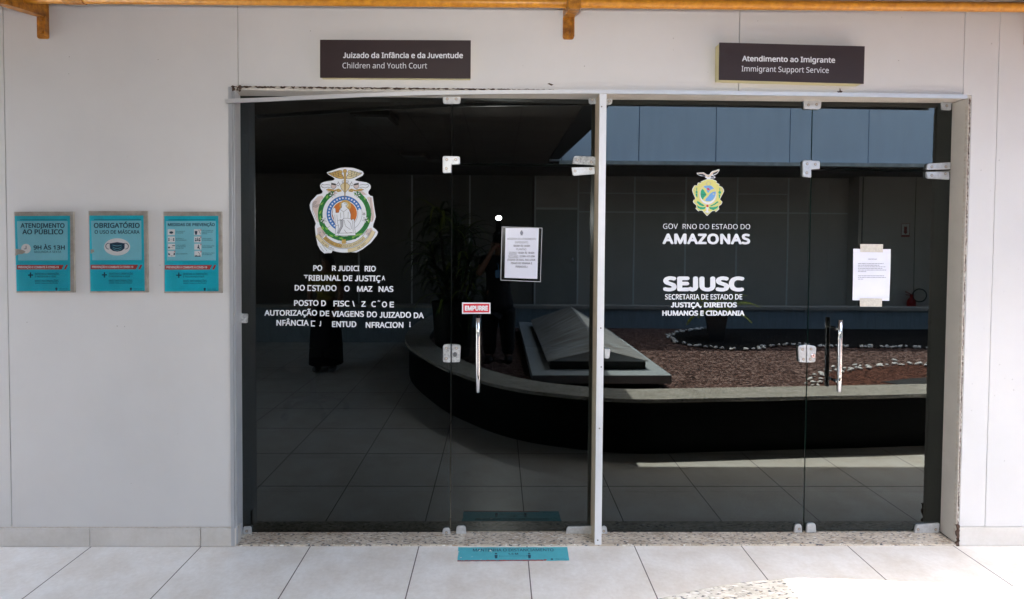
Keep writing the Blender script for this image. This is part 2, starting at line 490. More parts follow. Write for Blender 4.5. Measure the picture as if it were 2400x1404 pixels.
def raw_glyphs(s, off=0.0, spacing=1.0):
    k = (s, off, spacing)
    if k in _tc: return _tc[k]
    cu = bpy.data.curves.new('lettering', 'FONT'); cu.body = s; cu.size = 1.0; cu.offset = off
    cu.space_character = spacing; cu.resolution_u = 3
    if FONT: cu.font = FONT
    o = bpy.data.objects.new('lettering', cu); C.objects.link(o)
    dg = bpy.context.evaluated_depsgraph_get()
    me = bpy.data.meshes.new_from_object(o.evaluated_get(dg))
    vs = [(v.co.x, v.co.y) for v in me.vertices]; fs = [tuple(p.vertices) for p in me.polygons]
    bpy.data.objects.remove(o); bpy.data.meshes.remove(me); bpy.data.curves.remove(cu)
    _tc[k] = (vs, fs); return vs, fs
def cap_height(off): 
    vs, _ = glyphs('H', off); return min(v[1] for v in vs), max(v[1] for v in vs)
def weight(off):
    """sideways copies that thicken the strokes of a letter"""
    if off <= 0.002: return [(0, 0)]
    n = 8 if off > 0.03 else 6
    return [(0, 0)]+[(off*math.cos(2*PI*k/n), off*math.sin(2*PI*k/n)) for k in range(n)]
def put_text(mb, s, x0, x1, fn, base, cap, off=0.0, spacing=1.0):
    """lay text so it runs x0..x1 with the given baseline and cap line; fn maps (x, y) to 3-D"""
    vs, fs = glyphs(s, min(off, 0), spacing)
    if not vs: return
    ex = max(off, 0); a, b = cap_height(min(off, 0)); a -= ex; b += ex
    xa, xb = min(v[0] for v in vs)-ex, max(v[0] for v in vs)+ex
    if x1 is None: x1 = x0+(xb-xa)*(cap-base)/(b-a)
    for i, (ox, oy) in enumerate(weight(off)):
        q = [fn(x0+(x+ox-xa)/(xb-xa)*(x1-x0), base+(y+oy-a)/(b-a)*(cap-base)) for x, y in vs]
        mb.add([(p[0], p[1], p[2]+0.00001*i) for p in q], fs)
def px_text(mb, s, x0, x1, ybase, ycap, plane, Y, off=0.0, spacing=1.0, tilt=0.0):
    """same with pixel coordinates of the photograph on a vertical plane; tilt = px the right end drops"""
    def fn(x, y):
        q = at(x, y+tilt*(x-x0)/max(1.0, (x1 or x0+1)-x0), plane); return (q[0]*1.0, Y, q[1])
    vs, fs = glyphs(s, min(off, 0), spacing)
    if not vs: return
    ex = max(off, 0); a, b = cap_height(min(off, 0)); a -= ex; b += ex
    xa, xb = min(v[0] for v in vs)-ex, max(v[0] for v in vs)+ex
    if x1 is None: x1 = x0+(xb-xa)*(ybase-ycap)/(b-a)
    for i, (ox, oy) in enumerate(weight(off)):
        q = [fn(x0+(x+ox-xa)/(xb-xa)*(x1-x0), ybase-(y+oy-a)/(b-a)*(ybase-ycap)) for x, y in vs]
        mb.add([(p[0], p[1]-0.00001*i, p[2]) for p in q], fs)

# ================================================================== SETTING
struct(MB().box(-40, 40, -40, 40, -0.3, 0.0).obj('floor', 'floor_tile'))

# ---- facade wall -------------------------------------------------
wall = base_thing('facade_wall', 'cream panelled wall framing the dark glass entrance, with pale tile skirting', 'wall')
TOP = 3.018
def panel(pts): return MB().prism_y(pts, WY, WY+0.05).obj('wall_panel', 'wall_paint', wall, bevel=0.0015)
SK = 0.107
panel([(-7.9, SK), (-2.6675, SK), (-2.6675, TOP), (-7.9, TOP)])
panel([(-2.6625, SK), (-1.4675, SK), (-1.4675, 2.519), (-1.4165, 2.519), (-1.4165, TOP), (-2.6625, TOP)])
panel([(-1.4125, 2.527), (1.308, 2.519), (1.308, TOP), (-1.4125, TOP)])
panel([(1.312, 2.519), (2.5535, 2.519), (2.5535, TOP), (1.312, TOP)])
panel([(2.5565, 2.519), (2.605, 2.519), (2.605, SK), (2.7485, SK), (2.7485, TOP), (2.5565, TOP)])
panel([(2.7515, SK), (7.9, SK), (7.9, TOP), (2.7515, TOP)])
bk = MB(); bk.box(-7.9, -1.4695, WY+0.052, WY+0.20, 0, TOP); bk.box(2.607, 7.9, WY+0.052, WY+0.20, 0, TOP); bk.box(-1.453, 2.601, WY+0.052, WY+0.20, 2.531, TOP)
bk.obj('backing_wall', 'backing', wall)
xs = [-7.9, -5.2, -4.6, -4.0, -3.4, -2.832, W(213, 1260)[0], W(472, 1260)[0], -1.432]
xs = [-7.9, -4.63, -4.03, -3.43, -2.832, W(213, 1260)[0], W(472, 1260)[0], -1.434]
for a, b in zip(xs, xs[1:]):
    box('skirting_tile', 'skirting', wall, a+0.002, b-0.002, WY-0.009, WY+0.05, 0.002, SK-0.004, bevel=0.001)
xs = [2.598, 3.17, 3.77, 4.37, 7.9]
for a, b in zip(xs, xs[1:]):
    box('skirting_tile', 'skirting', wall, a+0.002, b-0.002, WY-0.009, WY+0.05, 0.002, SK-0.001, bevel=0.001)
# mortar line over the skirting, and broken edges of the opening
def ragged(pts_fn, n, lo, hi, m, y0, y1, seed, name):
    rnd = random.Random(seed); a = []; b = []
    for i in range(n+1):
        p, nrm = pts_fn(i/n)
        e = rnd.uniform(*lo); f = rnd.uniform(*hi)
        a.append((p[0]+nrm[0]*e, p[1]+nrm[1]*e)); b.append((p[0]+nrm[0]*f, p[1]+nrm[1]*f))
    mb = MB()
    for i in range(n): mb.prism_y([a[i], a[i+1], b[i+1], b[i]], y0+rnd.uniform(0, 0.0006), y1)
    return mb.obj(name, m, wall)
ragged(lambda t: ((-7.8+6.37*t, SK-0.003), (0, 1)), 260, (-0.003, -0.001), (0.0005, 0.006), 'plaster', WY-0.003, WY+0.01, 3, 'mortar_line')
ragged(lambda t: ((2.597, 0.02+2.48*t), (1, 0)), 420, (-0.007, -0.0035), (-0.0025, 0.0035), 'torn', WY-0.0012, WY+0.02, 5, 'torn_edge')
ragged(lambda t: ((2.590, 0.05+2.42*t), (1, 0)), 300, (-0.0035, -0.001), (0.0, 0.004), 'plaster', WY-0.0016, WY+0.02, 6, 'torn_edge')
ragged(lambda t: ((2.591, 0.0+0.12*t), (1, 0)), 12, (-0.012, 0.012), (0.004, 0.009), 'torn', WY-0.011, WY+0.0, 8, 'torn_edge')
ragged(lambda t: ((-1.452+1.75*t, 2.522), (0, 1)), 220, (-0.003, 0.0005), (0.002, 0.006), 'torn', WY-0.0015, WY+0.02, 9, 'torn_edge')
def dirt(t):
    return ((-1.43+1.62*t, 2.516), (0, 1))
ragged(dirt, 130, (-0.010, 0.012), (-0.004, 0.004), 'plaster', WY-0.003, WY+0.02, 11, 'plaster_crumbs')
mb = MB(); rnd = random.Random(4)
for k in range(26):
    x = -1.452+rnd.random()**2*0.06; z = 2.512+rnd.uniform(-0.012, 0.012)
    mb.blob((x, WY-0.002, z), rnd.uniform(0.004, 0.010), 0.004, rnd.uniform(0.003, 0.008), 7, 5, 0.3)
mb.obj('torn_corner', 'torn', wall)
for (px, py, pts) in ((1290, 197, [(-7, 0), (-3, -2), (2, 0), (7, 2), (2, 4), (-3, 1)]), (1968, 215, [(-6, -1), (-1, 0), (0, -8), (2, -2), (6, -1), (2, 5), (-1, 8)])):
    MB().prism_y([W(px+a, py+b) for a, b in pts], WY-0.004, WY+0.001).obj('paint_chip', 'torn', wall)
mb = MB(); rnd = random.Random(12)
for k in range(45):
    x = rnd.choice((rnd.uniform(-2.6, -1.5), rnd.uniform(-1.3, 2.4), rnd.uniform(2.6, 2.9)))
    z = rnd.uniform(2.56, 2.95) if -1.45 < x < 2.58 else rnd.uniform(0.15, 2.95)
    s = rnd.uniform(0.0008, 0.0022)
    mb.prism_y([(x-s, z-s), (x+s, z-s*0.6), (x+s*0.7, z+s), (x-s*0.6, z+s*1.2)], WY-0.0006, WY+0.001)
mb.obj('wall_specks', 'joint_fill', wall)

# ---- entrance frame ------------------------------------------------
fr = base_thing('entrance_frame', 'pale metal frame with slim centre post around the glass entrance', 'door frame')
MB().prism_z([(-1.4335, WY+0.003), (-1.4605, GY-0.004), (-1.4605, WY+0.24), (-1.4665, WY+0.24), (-1.4665, WY+0.003)], 0.012, 2.505).obj('jamb', 'post_paint', fr)  # lighter paint than the right jamb stands in for light from the right
MB().prism_z([(2.587, WY+0.003), (2.598, GY-0.004), (2.598, WY+0.24), (2.604, WY+0.24), (2.604, WY+0.003)], 0.012, 2.503).obj('jamb', 'reveal_paint', fr)
box('head', 'reveal_paint', fr, -1.4665, 2.604, WY+0.002, WY+0.24, 2.5055, 2.516)
mb = MB(); mb.box(-1.464, -1.4445, WY-0.010, WY-0.0005, 0.004, 2.519); mb.box(-1.4435, -1.4335, WY-0.006, WY+0.002, 0.012, 2.497)
mb.obj('corner_trim', 'alu_strip', fr, bevel=0.001)
PXL, PXR = 0.5455, 0.5835
box('centre_post', 'post_paint', fr, PXL, PXR, WY-0.012, WY-0.004, 0.011, 2.512, bevel=0.001)
box('post_side', 'post_side', fr, PXL+0.001, PXR-0.001, WY-0.0038, WY+0.15, 0.012, 2.504)
for px, py in ((1410, 250), (1408, 769), (1401, 1266), (1409, 860), (1405, 1004)):
    q = at(px, py, WY-0.012); MB().prism_y([(q[0]+0.004*math.cos(t*PI/5), q[1]+0.004*math.sin(t*PI/5)) for t in range(10)], WY-0.0135, WY-0.011).obj('screw', 'screw_ring', fr)

# aluminium head trim, its left end pulled down off the wall
tr_pts = [(530, 236.5), (600, 234), (700, 229.3), (850, 222.5), (1000, 217.8), (1200, 215.0), (1400, 214.5), (1700, 217.5), (2000, 222.0), (2267, 226.5)]
mb = MB(); ya = WY-0.022
ys = [WY-0.075, WY-0.068, WY-0.058, WY-0.040, WY-0.026, WY-0.020, WY-0.020, WY-0.020, WY-0.020, WY-0.020]
for i in range(len(tr_pts)-1):
    (a, b), (c, d) = tr_pts[i], tr_pts[i+1]
    h0 = h1 = 4.6
    p = [at(a, b+h0, ys[i]), at(c, d+h1, ys[i+1]), at(c, d-h1, ys[i+1]), at(a-(7 if i == 0 else 0), b-h0, ys[i])]
    Y = [ys[i], ys[i+1], ys[i+1], ys[i]]
    vs = [(q[0], y, q[1]) for q, y in zip(p, Y)]+[(q[0], y+0.010, q[1]) for q, y in zip(p, Y)]
    mb.add(vs, [(0, 1, 2, 3), (7, 6, 5, 4), (0, 4, 5, 1), (3, 2, 6, 7), (0, 3, 7, 4), (1, 5, 6, 2)])
tag(mb.obj('head_trim', 'aluminium'), 'long aluminium trim strip over the glass entrance, its left end hanging loose', 'trim strip')

# granite threshold
tag(MB().box(-1.4315, 2.5865, WY-0.006, WY+0.30, 0.0005, 0.0105).obj('threshold', 'granite', bevel=0.002), 'speckled beige granite sill under the glass doors', 'threshold')

# ---- glass panels and doors ------------------------------------------
GT = 0.010
def pane(parent, x0, x1, z0, z1):
    o = MB().box(x0, x1, GY, GY+GT, z0, z1).obj('pane', 'tinted_glass', parent)
    o.data.materials.append(MATS['glass_edge'])
    for p in o.data.polygons:
        if abs(p.normal.y) < 0.5: p.material_index = 1
    return o
def rounded(pts, r, seg=4):
    """round the corners of an outline; r may be a list"""
    out = []; n = len(pts); rs = r if isinstance(r, (list, tuple)) else [r]*n
    for i in range(n):
        p = Vector((*pts[i], 0)); a = Vector((*pts[i-1], 0)); b = Vector((*pts[(i+1) % n], 0)); q = rs[i]
        if q <= 0: out.append(pts[i]); continue
        u = (a-p).normalized(); v = (b-p).normalized()
        ang = u.angle(v); t = min(q/math.tan(ang/2), (a-p).length*0.49, (b-p).length*0.49); q2 = t*math.tan(ang/2)
        c = p+(u+v).normalized()*(q2/math.sin(ang/2))
        s = p+u*t-c; e = p+v*t-c
        for k in range(seg+1):
            f = k/seg; d = (s*(1-f)+e*f).normalized()*q2
            out.append((c.x+d.x, c.y+d.y))
    return out
def fitting(parent, name, pxpts, radii, screws=(), m='fitting', d=0.016):
    YF = GY-d
    pts = rounded([at(x, y, YF) for x, y in pxpts], [q/400 for q in radii] if isinstance(radii, (list, tuple)) else radii/400)
    o = MB().prism_y(pts, YF, GY-0.0006).obj(name, m, parent, bevel=0.0035)
    for sx, sy in screws:
        c = at(sx, sy, YF)
        ring = lambda r: [(c[0]+r*math.cos(2*PI*k/14), c[1]+r*math.sin(2*PI*k/14)) for k in range(14)]
        s = MB().prism_y(ring(0.0078), YF-0.0006, YF+0.001).obj('screw_recess', 'screw_ring', o)
        MB().prism_y(ring(0.0058), YF-0.0022, YF-0.0003).obj('screw', 'screw', o)
    return o
ZT, ZL, ZR = 2.5035, 2.1295, 2.1165
pl = base_thing('fixed_glass_panel', 'tall dark fixed glass panel bearing the round court crest, left of the push door', 'glass panel', 'dark glass of the entrance')
pane(pl, -1.4595, -0.2705, 0.0125, ZT)
tl = base_thing('transom_glass', 'dark glass transom above the door with the red push sticker', 'glass transom', 'dark glass of the entrance')
pane(tl, -0.2655, 0.5445, ZL+0.004, ZT)
dl = base_thing('glass_door', 'dark glass door with red push sticker and one chrome handle bar', 'glass door', 'dark glass of the entrance')
pane(dl, -0.2645, 0.5435, 0.019, ZL-0.004)
prr = base_thing('fixed_glass_panel', 'dark fixed glass panel with the big white ministry lettering, right of the post', 'glass panel', 'dark glass of the entrance')
pane(prr, 0.5855, 1.7855, 0.0125, ZT)
trr = base_thing('transom_glass', 'dark glass transom above the door with the taped white page', 'glass transom', 'dark glass of the entrance')
pane(trr, 1.7915, 2.5970, ZR+0.004, ZT)
drr = base_thing('glass_door', 'dark glass door with white page taped on and chrome handle, beside right wall', 'glass door', 'dark glass of the entrance')
pane(drr, 1.7925, 2.5960, 0.019, ZR-0.004)

# patch fittings: pixel outlines in the photograph
fitting(tl, 'patch_fitting', [(1038, 243), (1079, 243), (1080, 222), (1037, 222)], [5, 5, 0, 0], [(1048, 232), (1069, 232)])
fitting(tl, 'patch_fitting', [(1381, 244), (1398, 243), (1398, 225), (1379, 224)], [5, 0, 0, 0], [(1388, 234)], 'fitting_worn')
fitting(pl, 'corner_fitting', [(1037, 406), (1058, 405), (1058, 386), (1078, 385), (1078, 366), (1037, 365)], [4, 0, 0, 2, 4, 5], [(1047, 374), (1068, 374), (1046, 395)])
fitting(tl, 'pivot_fitting', [(1341, 384), (1396, 388), (1397, 367), (1345, 365)], [1, 0, 0, 6], [(1353, 375), (1386, 380)], 'fitting_worn')
fitting(dl, 'pivot_fitting', [(1343, 412), (1395, 408), (1394, 391), (1340, 392)], [5, 0, 0, 1], [(1348, 401), (1384, 396)])
fitting(pl, 'lock_keeper', [(1038, 849), (1056, 850), (1056, 807), (1038, 808)], [4, 0, 0, 5], [(1046, 816), (1046, 840)], 'fitting_worn')
lk = fitting(dl, 'lock', [(1058.5, 850), (1078, 849), (1080, 809), (1058.5, 807)], [0, 4, 5, 0], [(1070, 816)], 'fitting_worn')
fitting(pl, 'edge_clip', [(562, 757), (579, 758), (580, 736), (561, 735)], [3, 3, 3, 3], [], 'fitting_worn')
fitting(prr, 'edge_clip', [(1417, 840), (1428, 841), (1431, 818), (1417, 817)], [1, 4, 4, 1])
for par, x0, x1, y0, y1, sc in ((pl, 568, 589, 1235, 1253, (578, 1245)), (pl, 1036, 1056, 1238, 1256, (1046, 1248)), (dl, 1068, 1093, 1233, 1253, None),
                            (prr, 1408, 1424, 1234, 1253, (1415, 1245)), (prr, 1862, 1881, 1229, 1249, (1873, 1240)), (drr, 1890, 1914, 1227, 1249, None)):
    fitting(par, 'bottom_fitting', [(x0, y1), (x1, y1), (x1-2, y0), (x0+2, y0+1)], [0, 0, 6, 6] if x0 > 600 else [0, 0, 5, 0], [sc] if sc else [])
fitting(dl, 'pivot_fitting', [(1325, 1253), (1389, 1253), (1389, 1234), (1330, 1236)], [0, 0, 0, 6])
fitting(drr, 'pivot_fitting', [(2144, 1250), (2202, 1250), (2203, 1227), (2149, 1231)], [0, 0, 0, 6], [(2152, 1241), (2193, 1241)])
fitting(prr, 'patch_fitting', [(1422, 246), (1434, 244), (1437, 228), (1422, 227)], [0, 4, 2, 0], [(1428, 237)], 'fitting_worn')
fitting(trr, 'patch_fitting', [(1885, 255), (1924, 256), (1926, 236), (1884, 235)], [4, 5, 0, 0], [(1895, 246), (1914, 245)])
fitting(trr, 'patch_fitting', [(2209, 257), (2230, 258), (2231, 240), (2208, 239)], [4, 0, 0, 0], [(2219, 248)])
fitting(prr, 'corner_fitting', [(1882, 414), (1902, 416), (1902, 397), (1922, 396), (1922, 377), (1882, 375)], [4, 0, 0, 2, 4, 5], [(1892, 384), (1911, 385), (1891, 405)])
fitting(trr, 'pivot_fitting', [(2173, 398), (2228, 397), (2229, 380), (2174, 383)], [2, 0, 0, 6], [(2184, 391), (2217, 391)])
fitting(drr, 'pivot_fitting', [(2173, 418), (2226, 421), (2226, 402), (2172, 402)], [5, 0, 0, 0], [(2184, 411), (2216, 407)])
fitting(prr, 'lock_keeper', [(1873, 849), (1890, 850), (1890, 808), (1871, 811)], [4, 0, 0, 6], [(1881, 819), (1883, 842)])
lk2 = fitting(drr, 'lock', [(1891.5, 850), (1911, 849), (1914, 812), (1891.5, 808)], [0, 4, 6, 0], [(1901, 818), (1899, 842)])
for L, (px, py) in ((lk, (1066, 831)), (lk2, (1906, 834))):
    q = at(px, py, GY-0.02)
    mb = MB()
    for r, ya in ((0.013, GY-0.0185), (0.010, GY-0.022)):
        mb.prism_y([(q[0]+r*math.cos(2*PI*k/18), q[1]+r*math.sin(2*PI*k/18)) for k in range(18)], ya, GY-0.014)
    o = mb.obj('lock_cylinder', 'chrome', L)
    MB().prism_y([(q[0]-0.0012, q[1]-0.004), (q[0]+0.0012, q[1]-0.004), (q[0]+0.0012, q[1]+0.004), (q[0]-0.0012, q[1]+0.004)], GY-0.0226, GY-0.02).obj('keyhole', 'black', L)
def handle(door, p0, p1, r=0.0125, off=0.062):
    a = at(*p0, GY-off); b = at(*p1, GY-off)
    mb = MB(); pa = Vector((a[0], GY-off, a[1])); pb = Vector((b[0], GY-off, b[1]))
    n = 9; ends = []
    mb.tube([pa+(pb-pa)*f for f in (0, 0.002, 0.25, 0.5, 0.75, 0.998, 1)], [r*0.86, r, r, r, r, r, r*0.86], 28)
    h = mb.obj('handle', 'chrome', door, smooth=False)
    for p in h.data.polygons:
        if len(p.vertices) == 4: p.use_smooth = True
    for f in (0.13, 0.87):
        c = pa+(pb-pa)*f
        MB().tube([c, (c.x, GY-0.001, c.z)], 0.0085, 16).obj('standoff', 'chrome', h, smooth=True)
handle(dl, (1120.5, 745), (1120.5, 919))
handle(drr, (1969.5, 750), (1966.5, 918))

# ---- ceiling, roof and light well -----------------------------------------
roof = base_thing('canopy_roof', 'flat covered-walkway roof with grey boards around the open light well', 'roof')
ZC = 3.02
box('ceiling', 'ceiling_board', roof, -4.2, 11.2, 1.42, 3.30, ZC, 3.42)  # west end cut short, out of view, to let daylight in on the left
box('ceiling', 'ceiling_board', roof, 7.9, 11.2, -2.86, 1.416, ZC, 3.42)  # slab widened out of view to cut skylight on the right
box('ceiling', 'ceiling_board', roof, -7.3, 0.82, -8.0, 1.416, ZC, 3.42)
mb = MB()
edge = [(0.822, 1.412), (1.07, 1.412), (1.065, 0.8), (1.10, -0.1), (1.065, -1.0), (1.035, -1.7), (0.99, -2.86), (0.822, -2.86)]
mb.prism_z(edge, ZC-0.012, 3.42)
mb.obj('soffit', 'soffit', roof)
box('ceiling', 'ceiling_board', roof, 0.824, 11.2, -8.0, -3.12, ZC, 3.42)
uw = base_thing('upper_wall', 'tall pale wall of wide panels rising above the light well, mirrored in glass', 'wall')
jx = [0.824, 1.03, 2.298, 3.569, 4.80, 6.11, 7.36, 8.61, 11.2]
for a, b in zip(jx, jx[1:]):
    box('cladding_panel', 'upper_wall', uw, a+0.008, b-0.008, -3.03, -2.90, 3.00, 7.0)
box('backing_wall', 'backing', uw, 0.826, 11.2, -3.11, -3.035, 2.995, 7.0)
box('drip_trim', 'white_trim', uw, 0.99, 11.2, -3.00, -2.865, 2.935, 2.993)

pp = base_thing('parapet', 'low blue painted parapet with concrete ledge behind the gravel bed', 'low wall')
box('parapet_body', 'parapet_paint', pp, -8, 11.2, -2.95, -2.80, 0.0, 0.565)
box('ledge', 'concrete', pp, -8, 11.2, -2.99, -2.77, 0.566, 0.615)

bw = base_thing('partition_wall', 'beige office partition wall with thin metal joints across the courtyard', 'wall')
FY = -5.4
box('wall_body', 'partition_shaded', bw, -10, 0.72, FY-0.15, FY, 0, ZC-0.002)
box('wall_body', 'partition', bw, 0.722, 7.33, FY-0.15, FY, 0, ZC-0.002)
box('wall_body', 'partition', bw, 7.333, 11.2, FY-0.15, FY+0.35, 0, ZC-0.002)
mb = MB()
for x in (-2.9, -1.8, -0.6, 0.76, 1.66, 2.83, 3.90, 4.976, 6.053): mb.box(x-0.016, x+0.016, FY-0.01, FY+0.012, 0, ZC-0.01)
mb.box(1.68, 7.32, FY-0.01, FY+0.009, 2.262, 2.29)
mb.box(1.68, 3.88, FY-0.01, FY+0.009, 2.655, 2.675); mb.box(4.99, 6.04, FY-0.01, FY+0.009, 2.655, 2.675)
mb.box(0.78, 1.64, FY-0.01, FY+0.015, 2.32, 2.36)
mb.obj('joint_strip', 'partition_strip', bw)
box('dark_joint', 'backing', bw, 0.70, 0.742, FY-0.01, FY+0.014, 0, ZC-0.01)
box('dark_joint', 'backing', bw, 7.40, 7.42, FY+0.3505, FY+0.355, 0, ZC-0.01)
box('dark_joint', 'backing', bw, 8.49, 8.50, FY+0.3505, FY+0.354, 0, ZC-0.01)
bd = base_thing('office_door', 'closed beige office door with round metal knob across the courtyard', 'door')
box('door_leaf', 'door_paint', bd, 0.784, 1.636, FY+0.001, FY+0.008, 0.01, 2.315)
MB().tube([(1.54, FY+0.008, 1.289), (1.54, FY+0.05, 1.289), (1.54, FY+0.055, 1.289), (1.54, FY+0.09, 1.289), (1.54, FY+0.10, 1.289)], [0.012, 0.014, 0.034, 0.034, 0.018], 16).obj('knob', 'chrome', bd, smooth=True)
for nm, b in (('side_wall', (11.21, 11.45, -8.2, 9.2, 0, 3.4)), ('side_wall', (-7.3, -7.1, -8.2, 1.9, 0, ZC-0.002))):  # left wall added out of view to block daylight from the far floor
    o = box(nm, 'wall_paint', None, *b)
    tag(o, 'plain cream end wall at the far '+('left, added light-blocking end' if b[0] < 0 else 'right')+' of the walkway', 'wall')
for x, y in ((-1.32, 0.38), (-1.30, -2.5)):
    t = base_thing('ceiling_lamp', 'unlit rectangular ceiling lamp '+('nearer the glass' if y > 0 else 'farther from the glass'), 'ceiling lamp', 'unlit ceiling lamps')
    box('lamp_housing', 'backing', t, x-0.20, x+0.20, y-0.28, y+0.28, ZC-0.06, ZC-0.002)
    box('lamp_cover', 'dark_wall', t, x-0.17, x+0.17, y-0.25, y+0.25, ZC-0.075, ZC-0.061)
    settle(t, (x, y, ZC))

# ---- the room behind the glass ---------------------------------------------
rm = base_thing('office_room', 'dark office room seen dimly through the tinted glass', 'room')
box('back_wall', 'room_wall', rm, -4.2, 5.2, 9.0, 9.2, 0, 2.9)
box('room_side', 'room_wall', rm, -4.4, -4.2, 3.36, 9.0, 0, 2.9)
box('room_side', 'room_wall', rm, 5.2, 5.4, 3.36, 9.0, 0, 2.9)
box('room_ceiling', 'dark_wall', rm, -4.4, 5.4, 3.37, 9.2, 2.62, 3.40)
oc = base_thing('office_chair', 'dark swivel office chair behind the left glass panel', 'chair')
cx, cy = -1.80, 5.6
bm_ = MB()
for k in range(5):
    t = 2*PI*k/5+0.3; d = (math.cos(t), math.sin(t))
    bm_.tube([(cx, cy, 0.13), (cx+0.18*d[0], cy+0.18*d[1], 0.12), (cx+0.31*d[0], cy+0.31*d[1], 0.075)], [0.026, 0.022, 0.016], 10)
base = bm_.obj('base', 'chrome', oc, smooth=True)
for k in range(5):
    t = 2*PI*k/5+0.3
    MB().tube([(cx+0.31*math.cos(t)-0.02*math.sin(t), cy+0.31*math.sin(t)+0.02*math.cos(t), 0.032), (cx+0.31*math.cos(t)+0.02*math.sin(t), cy+0.31*math.sin(t)-0.02*math.cos(t), 0.032)], 0.031, 14).obj('caster', 'rubber', base)
MB().tube([(cx, cy, 0.12), (cx, cy, 0.40)], 0.028, 14).obj('gas_post', 'black', oc)
MB().blob((cx, cy, 0.46), 0.27, 0.26, 0.06, 24, 12).obj('seat', 'chair_fabric', oc, smooth=True)
MB().blob((cx, cy+0.25, 0.86), 0.23, 0.05, 0.30, 24, 14).obj('backrest', 'chair_fabric', oc, smooth=True)
MB().tube([(cx, cy+0.10, 0.42), (cx, cy+0.30, 0.45), (cx, cy+0.31, 0.75)], 0.016, 10).obj('back_bar', 'black', oc)
settle(oc, (cx, cy, 0))

# ---- planter ------------------------------------------------------------------
outer = [(9.55, 1.52), (6.5, 1.72), (5.0, 1.82), (3.66, 1.90), (3.0, 1.955), (2.5, 1.99), (2.0, 2.03), (1.5, 2.07), (1.22, 2.09), (1.05, 2.085), (0.85, 2.055), (0.55, 1.965), (0.24, 1.83),
         (-0.05, 1.61), (-0.31, 1.31), (-0.56, 0.95), (-0.84, 0.38), (-1.06, -0.18), (-1.19, -0.80), (-1.21, -1.5), (-1.18, -2.1), (-1.09, -2.765)]
def smooth_line(pts, k=6):
    out = []
    P = [Vector((*p, 0)) for p in pts]
    for i in range(len(P)-1):
        p0, p1, p2, p3 = P[max(i-1, 0)], P[i], P[i+1], P[min(i+2, len(P)-1)]
        for s in range(k):
            t = s/k
            q = 0.5*((2*p1)+(p2-p0)*t+(2*p0-5*p1+4*p2-p3)*t*t+(3*p1-p0-3*p2+p3)*t**3)
            out.append((q.x, q.y))
    out.append(pts[-1]); return out
outer = smooth_line(outer)
def offset_line(pts, d):
    out = []
    for i, p in enumerate(pts):
        a = pts[max(i-1, 0)]; b = pts[min(i+1, len(pts)-1)]
        tx, ty = b[0]-a[0], b[1]-a[1]; L = math.hypot(tx, ty)
        out.append((p[0]+ty/L*-1*-d*-1, p[1]+(-tx)/L*-d*-1) if False else (p[0]-ty/L*d, p[1]+tx/L*d))
    return out
inner = offset_line(outer, 0.31)
if sum(q[1] for q in inner)/len(inner) > sum(q[1] for q in outer)/len(outer): inner = offset_line(outer, -0.31)
sgn = 1 if sum(abs(a[0]-b[0])+abs(a[1]-b[1]) for a, b in zip(inner, offset_line(outer, 0.31))) < 1e-6 else -1
face_o = offset_line(outer, sgn*0.055); face_i = offset_line(outer, sgn*0.255)
def ribbon(o, i, z0, z1):
    mb = MB(); n = len(o)
    vs = [(x, y, z1) for x, y in o]+[(x, y, z1) for x, y in i]+[(x, y, z0) for x, y in o]+[(x, y, z0) for x, y in i]
    fs = []
    for k in range(n-1):
        fs += [(k, k+1, n+k+1, n+k), (2*n+k, 3*n+k, 3*n+k+1, 2*n+k+1), (k, 2*n+k, 2*n+k+1, k+1), (n+k, n+k+1, 3*n+k+1, 3*n+k)]
    fs += [(0, n, 3*n, 2*n), (n-1, 3*n-1, 4*n-1, 2*n-1)]
    return mb.add(vs, fs)
HP = 0.455
planter = base_thing('planter', 'curved garden planter with speckled granite coping in front of the glass entrance', 'planter')
ribbon(outer, inner, HP-0.032, HP).obj('coping', 'granite_coping', planter, bevel=0.004)
ribbon(face_o, face_i, 0.001, HP-0.033).obj('planter_side', 'black_granite', planter)
GZ = 0.25
def ground_sheet(pts, z, m, name, step):
    return MB().prism_z(pts, z-0.02, z).obj(name, m)
bed = [p for p in offset_line(outer, sgn*0.25)]+[(-1.0, -2.80), (9.5, -2.80)]
g = struct(MB().prism_z(bed, 0.05, GZ).obj('gravel', 'gravel_brown'), 'stuff')
s1 = [(3.5, -2.75), (3.27, -2.70), (2.85, -2.38), (2.60, -2.0), (2.50, -1.61), (2.58, -1.33), (2.75, -1.15), (3.04, -0.99), (3.25, -0.95), (3.5, -1.05), (3.8, -1.22), (4.16, -1.30), (4.49, -1.22), (5.23, -1.16), (5.71, -1.15), (6.6, -1.0), (7.6, -0.8), (8.6, -0.8), (9.4, -0.9)]
s1s = smooth_line(s1, 6)
struct(MB().prism_z(s1s+[(9.4, -2.78)], GZ-0.02, GZ+0.012).obj('dark_gravel', 'gravel_black'), 'stuff')
s2 = [(3.0, 1.55), (3.15, 1.05), (3.3, 0.72), (3.49, 0.46), (3.72, 0.29), (4.01, 0.17), (4.26, 0.07), (4.49, 0.03), (4.77, -0.10), (5.04, -0.05), (5.8, 0.0), (6.8, 0.2), (8.0, 0.3), (9.2, 0.2)]
s2s = smooth_line(s2, 6)
red = [p for p in s2s]+[(9.2, 1.2), (6.0, 1.42), (4.0, 1.58)]
struct(MB().prism_z(red, GZ-0.02, GZ+0.010).obj('red_gravel', 'gravel_red'), 'stuff')
tag(MB().prism_z([(4.05, 0.86), (4.55, 0.80), (4.85, 0.62), (4.8, 0.5), (4.3, 0.62), (3.95, 0.75)], GZ-0.01, GZ+0.016).obj('weed_liner', 'pot_dark'), 'exposed patch of black liner in the red gravel', 'liner')
